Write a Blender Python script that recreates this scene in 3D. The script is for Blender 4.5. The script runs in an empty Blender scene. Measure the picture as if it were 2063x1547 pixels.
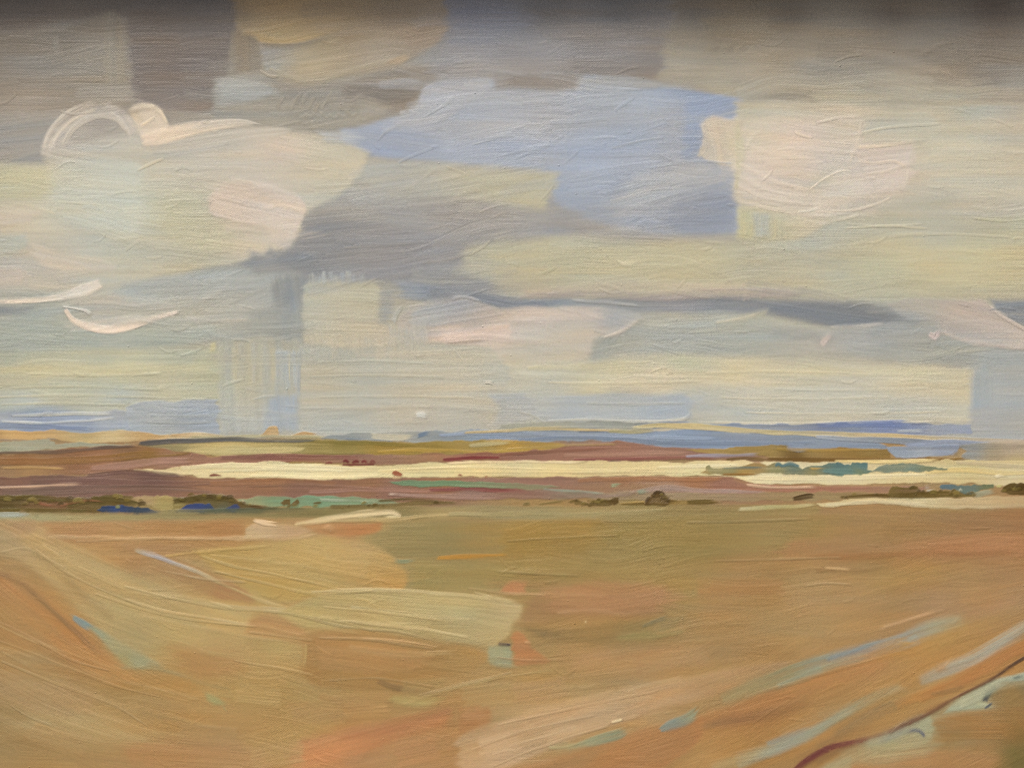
# A framed oil painting of a wide ploughed landscape, photographed straight on in daylight.
# The painting is the only thing in the photograph: it is built as a real object, a stretched
# canvas in a wooden frame hanging on a wall, with every brush stroke a relief mesh of paint.
import bpy, math, random
import numpy as np

# ------------------------------------------------------------------ scale
S = 0.0006                 # metres on the canvas for one pixel of the photograph (2063 x 1547)
W, H = 2063, 1547
BASE_Z = 1.05              # height of the lower canvas edge above the ground
L, R_, T, B = -84, 2147, -44, 1608     # canvas opening inside the frame, in photo pixels

# ------------------------------------------------------------------ camera, sky, sun, exposure
scene = bpy.context.scene
CZ = BASE_Z + (B - H / 2) * S
cam_d = bpy.data.cameras.new("camera"); cam = bpy.data.objects.new("camera", cam_d)
scene.collection.objects.link(cam); scene.camera = cam
CAM_DIST = 1.75
cam.location = (0, -CAM_DIST, CZ); cam.rotation_euler = (math.pi / 2, 0, 0)
cam_d.sensor_fit = 'HORIZONTAL'; cam_d.sensor_width = 36
cam_d.lens = 36 * CAM_DIST / (W * S)
cam_d.clip_start = 0.05; cam_d.clip_end = 3000

SUN_DIR = (-0.20, -0.66, 0.86)         # towards the sun: high, a little to the left, behind the camera
sun_el = math.atan2(SUN_DIR[2], math.hypot(SUN_DIR[0], SUN_DIR[1]))
world = bpy.data.worlds.new("World"); scene.world = world; world.use_nodes = True
nt = world.node_tree; nt.nodes.clear()
sky = nt.nodes.new('ShaderNodeTexSky'); sky.sky_type = 'NISHITA'; sky.sun_disc = False
sky.sun_elevation = sun_el
sky.sun_rotation = math.atan2(SUN_DIR[0], SUN_DIR[1])
sky.air_density = 0.8; sky.dust_density = 5.0; sky.ozone_density = 0.5
bg = nt.nodes.new('ShaderNodeBackground'); bg.inputs['Strength'].default_value = 0.115
out = nt.nodes.new('ShaderNodeOutputWorld')
nt.links.new(sky.outputs[0], bg.inputs[0]); nt.links.new(bg.outputs[0], out.inputs[0])

sun_d = bpy.data.lights.new("sun", 'SUN'); sun = bpy.data.objects.new("sun", sun_d)
scene.collection.objects.link(sun)
sun_d.energy = 2.1; sun_d.angle = math.radians(24); sun_d.color = (1.0, 0.93, 0.83)
from mathutils import Vector
sun.rotation_euler = Vector(SUN_DIR).to_track_quat('Z', 'Y').to_euler()
sun.location = (-2, -6, 8)

scene.view_settings.view_transform = 'Standard'; scene.view_settings.look = 'None'
scene.view_settings.gamma = 1.0; scene.view_settings.use_curve_mapping = False
scene.view_settings.exposure = 0.0
scene.cycles.pixel_filter_type = 'BLACKMAN_HARRIS'; scene.cycles.filter_width = 1.1
scene.cycles.use_denoising = False     # keeps the fine weave and bristle lines
scene.cycles.max_bounces = 3; scene.cycles.diffuse_bounces = 2; scene.cycles.glossy_bounces = 1
LIGHT = np.array((1.06, 0.99, 0.945))      # light that reaches the canvas: pigment = seen colour / light
FRAME_DEPTH = 0.052                    # how far the upper frame rail stands proud of the canvas

# ------------------------------------------------------------------ small numeric tools
rng = np.random.default_rng(7)
_tab = rng.random((256, 256)).astype(np.float32)
def vnoise(x, y, seed=0):
    x = np.asarray(x, np.float32) + seed * 17.13; y = np.asarray(y, np.float32) + seed * 5.71
    xi = np.floor(x).astype(int); yi = np.floor(y).astype(int)
    fx = x - xi; fy = y - yi
    fx = fx * fx * (3 - 2 * fx); fy = fy * fy * (3 - 2 * fy)
    a = _tab[yi & 255, xi & 255]; b = _tab[yi & 255, (xi + 1) & 255]
    c = _tab[(yi + 1) & 255, xi & 255]; d = _tab[(yi + 1) & 255, (xi + 1) & 255]
    return (a * (1 - fx) + b * fx) * (1 - fy) + (c * (1 - fx) + d * fx) * fy
def sstep(a, b, x):
    t = np.clip((x - a) / (b - a + 1e-9), 0, 1)
    return t * t * (3 - 2 * t)
def lin(c):
    c = np.asarray(c, np.float32) / 255.0
    return np.where(c <= 0.04045, c / 12.92, ((c + 0.055) / 1.055) ** 2.4)
class RawPig(tuple): pass              # a colour that is already a pigment
def pig(c):                            # a colour as the photograph shows it -> pigment (greyed palette, warm varnish)
    if isinstance(c, RawPig): return np.array(c, np.float32)
    c = np.array(c, np.float32); g = c @ np.array((0.30, 0.59, 0.11), np.float32)
    chroma = c.max() - c.min()
    c = g + (c - g) * np.interp(chroma, (20, 60, 100), (0.97, 0.89, 0.80))
    ex = max(0.0, c[2] - 0.5 * (c[0] + c[1])); c[2] -= min(0.12 * ex, 4)
    c = c * np.array((0.99, 0.984, 0.962), np.float32)
    if c[0] > c[1] > c[2]: k = np.interp(c[0] - c[2], (58, 95), (0, 1)); c[1] += 0.07 * k * (c[0] - c[1])
    return lin(c) / LIGHT
def spline(pts, step, closed=False):
    p = np.asarray(pts, np.float64)
    n = len(p)
    if closed: q = np.vstack([p[-1], p, p[0], p[1]]); m = n
    else: q = np.vstack([2 * p[0] - p[1], p, 2 * p[-1] - p[-2]]); m = n - 1
    res = []
    for i in range(m):
        p0, p1, p2, p3 = q[i], q[i + 1], q[i + 2], q[i + 3]
        d = np.hypot(*(p2 - p1)[:2]) + 1e-6
        k = max(2, int(d / step))
        t1, t2 = p2 - p0, p3 - p1       # tangents kept short so that the outline never overshoots its points
        t1 = t1 * min(1.0, 2 * min(d, np.hypot(*(p1 - p0)[:2])) / (np.hypot(*t1[:2]) + 1e-6)) * 0.5
        t2 = t2 * min(1.0, 2 * min(d, np.hypot(*(p3 - p2)[:2])) / (np.hypot(*t2[:2]) + 1e-6)) * 0.5
        e0, e1, e2 = (p1 - p0)[:2], (p2 - p1)[:2], (p3 - p2)[:2]     # true corners stay corners
        if e0 @ e1 < 0.25 * np.hypot(*e0) * np.hypot(*e1): t1 = t1 * 0
        if e1 @ e2 < 0.25 * np.hypot(*e1) * np.hypot(*e2): t2 = t2 * 0
        t = np.linspace(0, 1, k, endpoint=False)[:, None]
        res.append((2 * t ** 3 - 3 * t ** 2 + 1) * p1 + (t ** 3 - 2 * t ** 2 + t) * t1 + (3 * t ** 2 - 2 * t ** 3) * p2 + (t ** 3 - t ** 2) * t2)
    if not closed: res.append(p[-1][None])
    return np.vstack(res)

# the wet surface so far: colour and height, one cell for 2 photo pixels
CELL = 2.0
BX, BY = int((R_ - L) / CELL) + 2, int((B - T) / CELL) + 2
buf = np.zeros((BY, BX, 3), np.float32); hbuf = np.zeros((BY, BX), np.float32)
def sample(a, x, y):
    gx = np.clip((x - L) / CELL, 0, BX - 1.001); gy = np.clip((y - T) / CELL, 0, BY - 1.001)
    xi = gx.astype(int); yi = gy.astype(int); fx = gx - xi; fy = gy - yi
    if a.ndim == 3: fx = fx[..., None]; fy = fy[..., None]
    return (a[yi, xi] * (1 - fx) + a[yi, xi + 1] * fx) * (1 - fy) + (a[yi + 1, xi] * (1 - fx) + a[yi + 1, xi + 1] * fx) * fy
def up(a, k):
    n, m = a.shape[:2]
    for ax in (0, 1):
        s = a.shape[ax]
        if s < 2: continue
        i = np.linspace(0, s - 1.0001, (s - 1) * k + 1); i0 = i.astype(int); f = (i - i0)
        sh = [1] * a.ndim; sh[ax] = -1; f = f.reshape(sh).astype(np.float32)
        a = np.take(a, i0, ax) * (1 - f) + np.take(a, np.minimum(i0 + 1, s - 1), ax) * f
    return a
def splat(x, y, col, h, a, spacing):
    k = max(1, int(math.ceil(spacing / CELL * 1.3)))
    if k > 1: x, y, col, h, a = up(x, k), up(y, k), up(col, k), up(h, k), up(a, k)
    ok = (a > 0.02) & (x >= L) & (x < R_) & (y >= T) & (y < B)
    if not ok.any(): return
    ix = ((x[ok] - L) / CELL + 0.5).astype(int); iy = ((y[ok] - T) / CELL + 0.5).astype(int)
    idx = iy * BX + ix
    n = np.bincount(idx, minlength=BX * BY).astype(np.float32)
    hit = n > 0
    for c in range(3):
        s = np.bincount(idx, weights=col[..., c][ok], minlength=BX * BY)
        buf.reshape(-1, 3)[hit, c] = (s[hit] / n[hit])
    s = np.bincount(idx, weights=h[ok], minlength=BX * BY)
    hbuf.reshape(-1)[hit] = s[hit] / n[hit]

SKY_PARTS = ('sky', 'topgrey', 'ochre', 'mottled', 'topright', 'blue', 'leftcloud', 'rightcloud', 'violet', 'yellowband', 'slate', 'swirl', 'midcloud', 'lowsky', 'shower')
BROAD = ('fore', 'furrow', 'diag', 'bank', 'land', 'wedge')
ROUGH = ('hedge', 'bushes', 'lowbush', 'righthedge', 'farbush', 'tealbush', 'redmarks')
MESHES = []          # (name, part key, label, arrays) in painting order
PARTS = {}           # part key -> True once its first mesh exists
_seed = [0]
def emit(kind, part, x, y, h, under, pigc, a, u, v, label=None, cut=0.02):
    vis = a > cut
    f = vis[:-1, :-1] | vis[1:, :-1] | vis[:-1, 1:] | vis[1:, 1:]
    inb = (x > L) & (x < R_) & (y > T) & (y < B)
    f &= inb[:-1, :-1] & inb[1:, :-1] & inb[:-1, 1:] & inb[1:, 1:]
    if not f.any(): return
    n, m = x.shape
    idx = np.arange(n * m).reshape(n, m)
    q = np.stack([idx[:-1, :-1][f], idx[:-1, 1:][f], idx[1:, 1:][f], idx[1:, :-1][f]], 1)
    used = np.unique(q); remap = np.zeros(n * m, np.int64); remap[used] = np.arange(len(used))
    q = remap[q]
    fl = lambda arr: arr.reshape(n * m, -1)[used]
    co = np.stack([(x - W / 2) * S, -h * 0.001, (B - y) * S], -1)
    uv = np.stack([u, v, np.full_like(u, _seed[0] * 3.7)], -1)
    co = fl(co)
    # keep every quad facing the viewer (-Y)
    p0, p1, p3 = co[q[0, 0]], co[q[0, 1]], co[q[0, 3]]
    if np.cross(p1 - p0, p3 - p0)[1] > 0: q = q[:, ::-1]
    MESHES.append((kind, part, label, co.astype(np.float32), q, fl(under).astype(np.float32), fl(pigc).astype(np.float32),
                   fl(a).ravel().astype(np.float32), fl(uv).astype(np.float32)))

def colour_field(cols, x, y, power=2.2):
    if not isinstance(cols, list): return np.broadcast_to(pig(cols).astype(np.float32), x.shape + (3,)).copy()
    num = np.zeros(x.shape + (3,), np.float32); den = np.zeros(x.shape, np.float32)
    for cx, cy, c in cols:
        w = 1.0 / (((x - cx) ** 2 + 1.7 * (y - cy) ** 2) + 90.0) ** (power / 2)
        num += w[..., None] * pig(c).astype(np.float32); den += w
    return num / den[..., None]
def streaks(c, u, v, sd, amt):
    n1 = vnoise(u / 140, v / 7, sd) - 0.5; n2 = vnoise(u / 70, v / 4.2, sd + 3) - 0.5; n3 = vnoise(u / 120, v / 60, sd + 5) - 0.5
    val = 1 + amt * (0.085 * n1 + 0.08 * n2 + 0.11 * n3)
    warm = amt * 0.09 * (vnoise(u / 150, v / 14, sd + 8) - 0.5) + amt * 0.10 * (vnoise(u / 90, v / 70, sd + 9) - 0.5)
    c = c * val[..., None]
    c[..., 0] *= 1 + warm; c[..., 2] *= 1 - 1.3 * warm
    return c
LIFT = 0.10
def finish(part, x, y, a, c, u, v, thick, ridge, spacing, kind, label, amt, sd):
    under = sample(buf, x, y); thick = min(thick, 1.0) ** 1.2 * 0.45
    c = streaks(c, u, v, sd, amt)
    br = 0.55 * vnoise(u / 160, v / 6.5, sd + 11) + 0.45 * vnoise(u / 70, v / 14, sd + 12)
    h = sample(hbuf, x, y) + 0.03 + (LIFT + thick * (0.35 + 0.9 * br)) * np.clip(a * 1.6, 0, 1) + ridge * thick
    emit(kind, part, x, y, h, under, c, a, u, v, label)
    mixc = under * (1 - a[..., None]) + c * a[..., None]
    splat(x, y, mixc, h, a, spacing)

def P(part, poly, cols, ang=0.0, soft=6, rag=14, op=1.0, dry=0.25, thick=0.22, res=None, amt=1.0, label=None, sharp=False, kind='brush_stroke', wob=3.0, keep=False):
    """a patch of paint brushed on in one direction, bounded by a hand drawn outline"""
    _seed[0] += 1; sd = _seed[0]
    p = np.asarray(poly, float)
    o = p if sharp else spline(p, 14, True)
    ca, sa = math.cos(math.radians(ang)), math.sin(math.radians(ang))
    ou = o[:, 0] * ca + o[:, 1] * sa; ov = -o[:, 0] * sa + o[:, 1] * ca
    pad = soft + rag * 0.8 + 4
    area = (ou.max() - ou.min() + 2 * pad) * (ov.max() - ov.min() + 2 * pad)
    fine = part not in SKY_PARTS and part not in BROAD
    if res is None and fine: res = 1.5 if area < 60000 else 2.0
    if res is None: res = 2.2 if area < 40000 else (3.0 if area < 160000 else 4.0)
    U = np.arange(ou.min() - pad, ou.max() + pad, res * 1.5); V = np.arange(ov.min() - pad, ov.max() + pad, res)
    v, u = np.meshgrid(V, U, indexing='ij')
    u = u.astype(np.float32); v = v.astype(np.float32)
    rag *= 0.7; soft *= 1.3 if part in SKY_PARTS else (1.25 if part in BROAD else 0.6)
    wu = (vnoise(u / 70, v / 11, sd) - 0.5) * 1.3 + (vnoise(u / 60, v / 4, sd + 1) - 0.5) * 0.7; wv = (vnoise(u / (24 if fine else 46), v / 60, sd + 2) - 0.5) * 2
    if fine: wv = wv + (vnoise(u / 6.5, v / 9, sd + 14) - 0.5) * (1.5 if part in ROUGH else 0.5)
    uu = u + wu * rag; vv = v + wv * wob
    d2 = np.full(u.shape, 1e12, np.float32); inside = np.zeros(u.shape, bool)
    n = len(ou)
    for i in range(n):
        ax, ay, bx, by = ou[i], ov[i], ou[(i + 1) % n], ov[(i + 1) % n]
        dx, dy = bx - ax, by - ay; l2 = dx * dx + dy * dy + 1e-9
        t = np.clip(((uu - ax) * dx + (vv - ay) * dy) / l2, 0, 1)
        d2 = np.minimum(d2, (uu - ax - t * dx) ** 2 + (vv - ay - t * dy) ** 2)
        if ay != by:
            cr = ((ay > vv) != (by > vv)) & (uu < ax + (vv - ay) / (by - ay) * dx)
            inside ^= cr
    s = np.sqrt(d2) * np.where(inside, 1, -1)
    a = sstep(-soft * 0.5, soft, s)
    st = 0.6 * vnoise(u / 130, v / 5, sd + 21) + 0.4 * vnoise(u / 80, v / 30, sd + 23)
    a = a * op * (1 - dry * np.clip(1.6 * (st - 0.42), 0, 1))
    a = np.clip(a, 0, 1)
    x = u * ca - v * sa; y = u * sa + v * ca
    ridge = np.exp(-((s - soft * 0.6) / 3.5) ** 2) * 0.5 * (vnoise(u / 50, v / 50, sd + 31) > 0.35)
    finish(part, x, y, a, colour_field(cols, x, y), u, v, thick, ridge, res * 1.5, kind, label, amt, sd)

def R(part, pts, w, cols, soft=2.5, op=1.0, dry=0.3, start=6, end=22, thick=0.28, res=None, amt=1.0, label=None, kind='brush_stroke'):
    """one loaded stroke along a path; w is a width or widths along it, cols a colour or colours along it"""
    _seed[0] += 1; sd = _seed[0]
    ws = [w] * len(pts) if not isinstance(w, (list, tuple)) else list(w)
    if len(ws) != len(pts): ws = list(np.interp(np.linspace(0, 1, len(pts)), np.linspace(0, 1, len(ws)), ws))
    if max(ws) < 5.5 and kind == 'brush_stroke': kind = 'paint_ridge'  # still ordinary brush strokes, only thin, named apart by width
    fine = part not in SKY_PARTS and part not in BROAD
    soft = soft * 0.7 if fine else (soft * 1.5 if max(ws) > 10 else soft)
    if part == 'diag': soft *= 1.6; op *= 0.85; dry = min(0.8, dry + 0.2)
    if res is None: res = 1.2 if (max(ws) < 14 or fine) else (2.0 if max(ws) < 60 else 3.0)
    q = spline([(a[0], a[1], ww) for a, ww in zip(pts, ws)], res * 1.5)
    xy = q[:, :2]; wid = np.maximum(q[:, 2], 0.8)
    seg = np.hypot(*np.diff(xy, axis=0).T); s = np.concatenate([[0], np.cumsum(seg)])
    tl = np.linspace(0, s[-1], max(4, int(s[-1] / (res * 1.5))))
    xy = np.stack([np.interp(tl, s, xy[:, 0]), np.interp(tl, s, xy[:, 1])], 1); wid = np.interp(tl, s, wid)
    t = np.gradient(xy, axis=0); t /= np.hypot(t[:, 0], t[:, 1])[:, None] + 1e-9
    nrm = np.stack([-t[:, 1], t[:, 0]], 1)
    m = max(4, int(wid.max() / res) + 3)
    k = np.linspace(-0.5, 0.5, m)
    ww = wid + 2 * soft
    wob = (vnoise(tl / 55, tl * 0, sd) - 0.5) * min(6, wid.max() * 0.25)
    off = k[:, None] * ww[None] + wob[None]
    x = xy[None, :, 0] + off * nrm[None, :, 0]; y = xy[None, :, 1] + off * nrm[None, :, 1]
    u = np.broadcast_to(tl[None], off.shape).astype(np.float32); v = (k[:, None] * ww[None]).astype(np.float32)
    edge = ww[None] / 2 - np.abs(v) + (vnoise(u / 40, v / 6, sd + 1) - 0.5) * min(4.0, soft * 1.5)
    a = sstep(0, soft * 1.6, edge)
    b0 = vnoise(v / 3.5 + 9, v * 0, sd + 4); b1 = vnoise(v / 3.0 + 4, v * 0, sd + 6)
    a = a * sstep(start * b0 - 1, start * b0 + 3 + start * 0.4, u) * sstep(0, 4 + end * 0.6, tl[-1] - u - end * b1)
    st = vnoise(u / 110, v / 3.4, sd + 21); load = u / max(tl[-1], 1)
    a = np.clip(a * op * (1 - dry * (0.5 + load) * np.clip(1.8 * (st - 0.42), 0, 1)), 0, 1)
    if isinstance(cols, list):
        cc = np.stack([pig(c) for c in cols]); tt = np.linspace(0, 1, len(cols))
        c = np.stack([np.interp(load, tt, cc[:, j]) for j in range(3)], -1).astype(np.float32)
    else: c = np.broadcast_to(pig(cols).astype(np.float32), x.shape + (3,)).copy()
    ridge = np.exp(-((edge - soft * 1.5) / 2.2) ** 2) * 0.7
    finish(part, x.astype(np.float32), y.astype(np.float32), a.astype(np.float32), c, u, v, thick, ridge, res * 1.5, kind, label, amt, sd)

# ------------------------------------------------------------------ the painting, layer by layer
# part key -> (object name, label)
PART_INFO = {
 'sky': ('painted_sky', 'thin grey and cream underpainting of the whole sky'),
 'topgrey': ('painted_cloud', 'dark warm grey storm cloud along the top edge beside the ochre one'),
 'ochre': ('painted_cloud', 'rounded ochre cloud at the top edge with curved lower rim'),
 'mottled': ('painted_cloud', 'knobbly dabbed grey cloud under the ochre one'),
 'topright': ('painted_cloud', 'brownish grey cloud bank along the top edge above the pinkish white cloud'),
 'blue': ('painted_sky_patch', 'pale blue patch of open sky between the clouds'),
 'leftcloud': ('painted_cloud', 'large cream cloud with thin domed arcs on top'),
 'rightcloud': ('painted_cloud', 'pinkish white cloud with raised swirls beside the blue sky'),
 'violet': ('painted_cloud', 'dull violet grey cloud below the blue sky'),
 'yellowband': ('painted_cloud', 'soft yellow cream cloud band above the dark slate line'),
 'slate': ('painted_cloud', 'thin dark slate blue cloud line'),
 'swirl': ('painted_cloud', 'grey cloud with two thick white crescent flicks'),
 'midcloud': ('painted_cloud', 'small pink and lilac cloud under the slate line'),
 'wedge': ('painted_cloud', 'lilac wedge cloud at the end of the slate line'),
 'lowsky': ('painted_sky_band', 'pale yellow band of light low in the sky'),
 'shower': ('painted_rain', 'pale grey curtain of rain brushed down to the horizon'),
 'hills': ('painted_hills', 'distant blue hills along the horizon'),
 'land': ('painted_plain', 'thin tan and olive underpainting of the whole plain'),
 'tan': ('painted_field', 'sandy orange field strip under the blue horizon'),
 'olivefield': ('painted_field', 'olive and golden field strip below the slate ridge'),
 'mauve': ('painted_field', 'mauve brown ploughed field above the cream field'),
 'cream': ('painted_field', 'long pale cream stubble field'),
 'violetfield': ('painted_field', 'reddish violet ploughed field below the cream field'),
 'ochrefield': ('painted_field', 'dark ochre field strip under the blue hills'),
 'teal': ('painted_field', 'small teal green field strip by the hedge'),
 'tealthin': ('painted_field', 'narrow green strip just under the cream field'),
 'redmarks': ('painted_hedge', 'row of tiny dark red hedge dabs on the cream field edge'),
 'tealbush': ('painted_trees', 'blue green row of trees on the cream field'),
 'hedge': ('painted_hedge', 'olive brown hedge with dark blue shadows'),
 'bushes': ('painted_bush', 'round dark brown bush in the hedge line'),
 'lowbush': ('painted_bush', 'low olive brown bush beside the round one'),
 'righthedge': ('painted_hedge', 'dark olive hedge above the pale sandy strip'),
 'farbush': ('painted_bush', 'dark rounded bush cut off by the picture edge'),
 'palestrip': ('painted_track', 'pale sandy strip under the dark olive hedge'),
 'fore': ('painted_field', 'broad tan foreground field with sweeping furrows'),
 'furrow': ('painted_furrow', 'pale yellow green swath across the tan field'),
 'diag': ('painted_furrow', 'diagonal orange and blue grey furrows'),
 'bank': ('painted_bank', 'grey green bank with orange scrub beyond the dark red line'),
}

# ---- sky ground
P('sky', [(L-20,T-20),(R_+20,T-20),(R_+20,900),(L-20,900)], [
 (40,20,(118,108,100)),(350,40,(112,104,100)),(150,150,(146,138,128)),(350,170,(124,116,112)),(80,260,(160,154,146)),
 (560,40,(160,140,110)),(700,110,(160,150,132)),(950,40,(130,130,140)),(1200,40,(124,120,118)),(1250,110,(138,134,132)),
 (1450,60,(132,122,110)),(1700,60,(126,116,104)),(2000,40,(106,96,88)),(1450,140,(158,148,134)),(1750,150,(162,154,142)),(2020,150,(152,145,136)),
 (500,200,(156,152,142)),(700,210,(150,142,130)),(1000,260,(166,172,188)),(1300,260,(164,171,186)),(760,400,(164,164,160)),
 (200,380,(196,194,180)),(500,350,(196,186,168)),(1600,300,(208,193,176)),(1900,300,(192,186,170)),(1700,460,(186,181,162)),(1980,500,(192,184,152)),
 (850,500,(146,144,146)),(620,520,(136,137,141)),(1200,540,(186,178,152)),(1550,540,(186,180,156)),(200,540,(186,182,166)),
 (200,690,(168,172,162)),(200,750,(194,188,152)),(200,805,(184,186,172)),(700,630,(182,178,160)),(800,740,(190,183,163)),(560,640,(150,154,152)),
 (1100,740,(196,188,168)),(1500,680,(168,170,162)),(1500,760,(204,194,164)),(1900,690,(164,164,158)),(1700,810,(188,185,172)),(1150,830,(166,172,176)),
 (2020,800,(172,174,174)),(100,850,(140,154,180)),(700,850,(184,180,168))], res=4.0, soft=2, rag=2, dry=0, thick=0.10)

# ---- top left: dark warm greys
P('topgrey', [(255,T-30),(490,T-30),(480,60),(466,110),(460,165),(436,170),(432,225),(340,235),(268,205),(262,130),(250,60)], [(350,20,(114,106,101)),(350,130,(117,108,104)),(350,210,(132,124,120))], soft=9, rag=6, thick=.12)
P('topgrey', [(L-20,T-30),(300,T-30),(262,30),(120,50),(L-20,78)], [(60,0,(112,102,94)),(220,0,(112,103,96))], soft=14, rag=20, thick=.1)
P('topgrey', [(L-20,75),(110,58),(205,30),(258,40),(258,120),(264,190),(230,235),(80,250),(L-20,262)], [(40,90,(126,117,107)),(120,80,(126,117,106)),(40,140,(138,129,119)),(180,150,(146,138,127)),(60,220,(156,148,140)),(240,180,(150,143,132))], soft=12, rag=14, thick=.14)
P('topgrey', [(206,24),(232,20),(252,60),(256,130),(252,170),(215,170),(206,110)], [(230,60,(142,133,120)),(230,140,(156,147,132))], ang=90, soft=8, rag=10, op=.75, thick=.14)
R('topgrey', [(112,70),(114,90),(118,125)], 9, (152,143,130), op=.6, soft=4)
P('topgrey', [(L-20,235),(100,225),(190,212),(262,195),(285,205),(240,215),(150,235),(105,265),(92,300),(40,318),(L-20,340)], [(0,300,(158,153,148)),(60,250,(160,154,146)),(220,205,(160,152,145))], ang=-6, soft=10, rag=24, thick=.16)
P('topgrey', [(40,318),(92,298),(92,326),(-10,330)], (146,147,148), soft=4, rag=10, op=.85)
P('topgrey', [(262,205),(340,222),(430,228),(430,255),(350,268),(338,245),(300,212)], [(300,212,(146,140,134)),(410,245,(158,153,146))], soft=8, rag=10, thick=.14)

# ---- ochre cloud
P('ochre', [(478,T-30),(740,T-30),(900,T-20),(905,25),(880,75),(800,100),(700,70),(600,95),(510,80),(470,40)], [(540,30,(164,141,108)),(680,20,(158,138,108)),(560,70,(172,150,110)),(800,40,(146,130,112)),(880,30,(150,136,120)),(480,30,(146,128,104))], ang=-4, soft=10, rag=20, thick=.16)
P('ochre', [(522,82),(560,88),(640,72),(720,55),(800,60),(870,40),(905,45),(880,90),(830,118),(780,133),(735,140),(690,158),(640,168),(590,164),(530,140)], [(535,105,(152,149,146)),(560,140,(160,156,146)),(620,130,(168,157,134)),(660,90,(162,148,122)),(760,110,(164,152,136)),(850,80,(162,144,126)),(700,70,(156,138,114))], ang=-12, soft=8, rag=14, thick=.2)
R('ochre', [(490,66),(530,80),(570,84),(630,72),(700,50)], [10,16,12,10,6], [(176,150,104),(176,152,110),(160,138,104)], op=.8, soft=4)
R('ochre', [(524,90),(600,92),(680,70)], [8,7,4], (132,124,112), op=.55, soft=4)
R('ochre', [(778,132),(805,124),(835,112)], [5,13,8], (184,160,130), soft=2)
P('ochre', [(466,62),(520,78),(526,150),(500,152),(466,148)], [(490,80,(140,126,108)),(490,140,(140,131,119))], ang=90, soft=7, rag=8, thick=.14)
R('ochre', [(600,22),(690,14),(760,30),(860,20)], [20,26,22,10], (140,124,104), op=.5, soft=8)
R('ochre', [(540,140),(600,160),(660,160),(740,132),(800,120)], 8, (176,165,142), op=.55, soft=4)

# ---- mottled grey under it
P('mottled', [(434,165),(470,152),(530,146),(590,168),(680,164),(770,140),(860,130),(900,165),(850,182),(836,226),(780,236),(690,262),(600,258),(520,256),(434,235)], [(460,180,(162,163,160)),(460,220,(158,154,146)),(600,180,(146,138,128)),(620,225,(150,143,131)),(760,190,(136,127,118)),(820,210,(134,124,114)),(560,245,(160,156,146)),(740,235,(158,150,138))], soft=10, rag=20, thick=.3)
P('mottled', [(436,162),(500,160),(540,172),(560,190),(500,205),(436,215)], (166,167,165), soft=8, rag=22, op=.8)
P('mottled', [(690,165),(850,172),(848,195),(760,222),(690,216)], (131,122,113), soft=8, rag=20, op=.8)
R('mottled', [(760,172),(820,166),(868,170)], [14,16,8], (160,160,162), op=.8)
P('mottled', [(600,240),(640,222),(740,202),(790,215),(770,235),(690,258),(620,262)], (158,150,136), soft=6, rag=20, op=.8, ang=-10)
for i in range(14):
    xx = 560 + i * 12.5; yy = 205 + 10 * math.sin(i * 1.3)
    R('mottled', [(xx, yy + 14), (xx + 3, yy + 2), (xx + 12, yy - 10 + 4 * math.sin(i * 2.1))], [5, 7, 4], (164, 156, 142) if i % 3 else (150, 141, 128), thick=.4, soft=2.5, start=1, end=2, op=.4)
for i in range(9):
    xx = 560 + i * 17
    R('mottled', [(xx, 228 + 4 * math.cos(i * 2)), (xx + 14, 236), (xx + 26, 228)], [4, 5, 3], (156,148,134), thick=.35, soft=2.5, start=1, end=2, op=.3)
P('mottled', [(690,168),(860,160),(930,150),(1000,148),(1160,150),(1165,182),(1000,184),(985,163),(890,163),(850,185)], [(820,165,(150,146,144)),(1070,168,(140,131,124)),(940,156,(150,147,146))], soft=7, rag=20, thick=.15)

# ---- top middle: blue grey, dark bars
P('topright', [(890,T-30),(1350,T-30),(1360,40),(1340,120),(1325,172),(1250,160),(1160,150),(1000,150),(900,160),(850,150),(905,90)], [(940,10,(128,130,146)),(960,70,(140,140,148)),(1100,20,(120,118,120)),(1250,20,(116,112,110)),(1100,100,(146,145,150)),(1250,100,(138,133,132)),(1300,150,(136,128,122)),(950,140,(150,148,150))], soft=8, rag=30, thick=.13)
P('topright', [(1150,128),(1330,130),(1326,172),(1260,160),(1170,150)], (137,128,122), soft=9, rag=22, op=.85)
P('topright', [(905,20),(1000,5),(1080,30),(1060,60),(920,62)], (128,131,148), soft=14, rag=30, op=.6)
# ---- top right: brown grey bank, its own tones deepened upwards with painted-in frame shade
P('topright', [(1345,T-30),(R_+20,T-30),(R_+20,200),(1900,212),(1700,225),(1560,205),(1480,212),(1400,178),(1326,168),(1332,110),(1350,60)], [(1400,20,(122,114,106)),(1480,60,(130,118,102)),(1600,30,(120,110,98)),(1800,30,(114,104,94)),(2000,20,(104,94,86)),(1650,80,(138,127,112)),(1800,80,(130,120,108)),(2000,80,(114,104,95)),(1380,140,(160,151,136)),(1500,150,(162,152,136)),(1650,130,(154,144,129)),(1800,130,(146,137,124)),(1800,170,(158,150,137)),(2000,150,(138,129,119)),(1900,90,(126,116,104)),(1700,200,(170,166,152)),(1450,180,(166,158,140)),(2040,190,(160,154,144))], soft=10, rag=26, thick=.16)
P('topright', [(1410,28),(1540,22),(1560,62),(1500,100),(1420,105)], [(1440,50,(130,120,104)),(1520,80,(142,131,114))], soft=14, rag=24, op=.7)
for i in range(7):
    xx = 1424 + i * 14
    R('topright', [(xx, 108 + 3 * math.sin(i * 2.2)), (xx + 4, 98), (xx + 12, 92 + 4 * math.cos(i))], [4, 6, 3], (118,107,94) if i % 2 else (158,146,126), thick=.25, soft=3, start=1, end=2, op=.35)
P('topright', [(1600,125),(1720,122),(1780,150),(1720,165),(1640,160)], (146,139,128), soft=14, rag=30, op=.6, ang=6)
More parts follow.
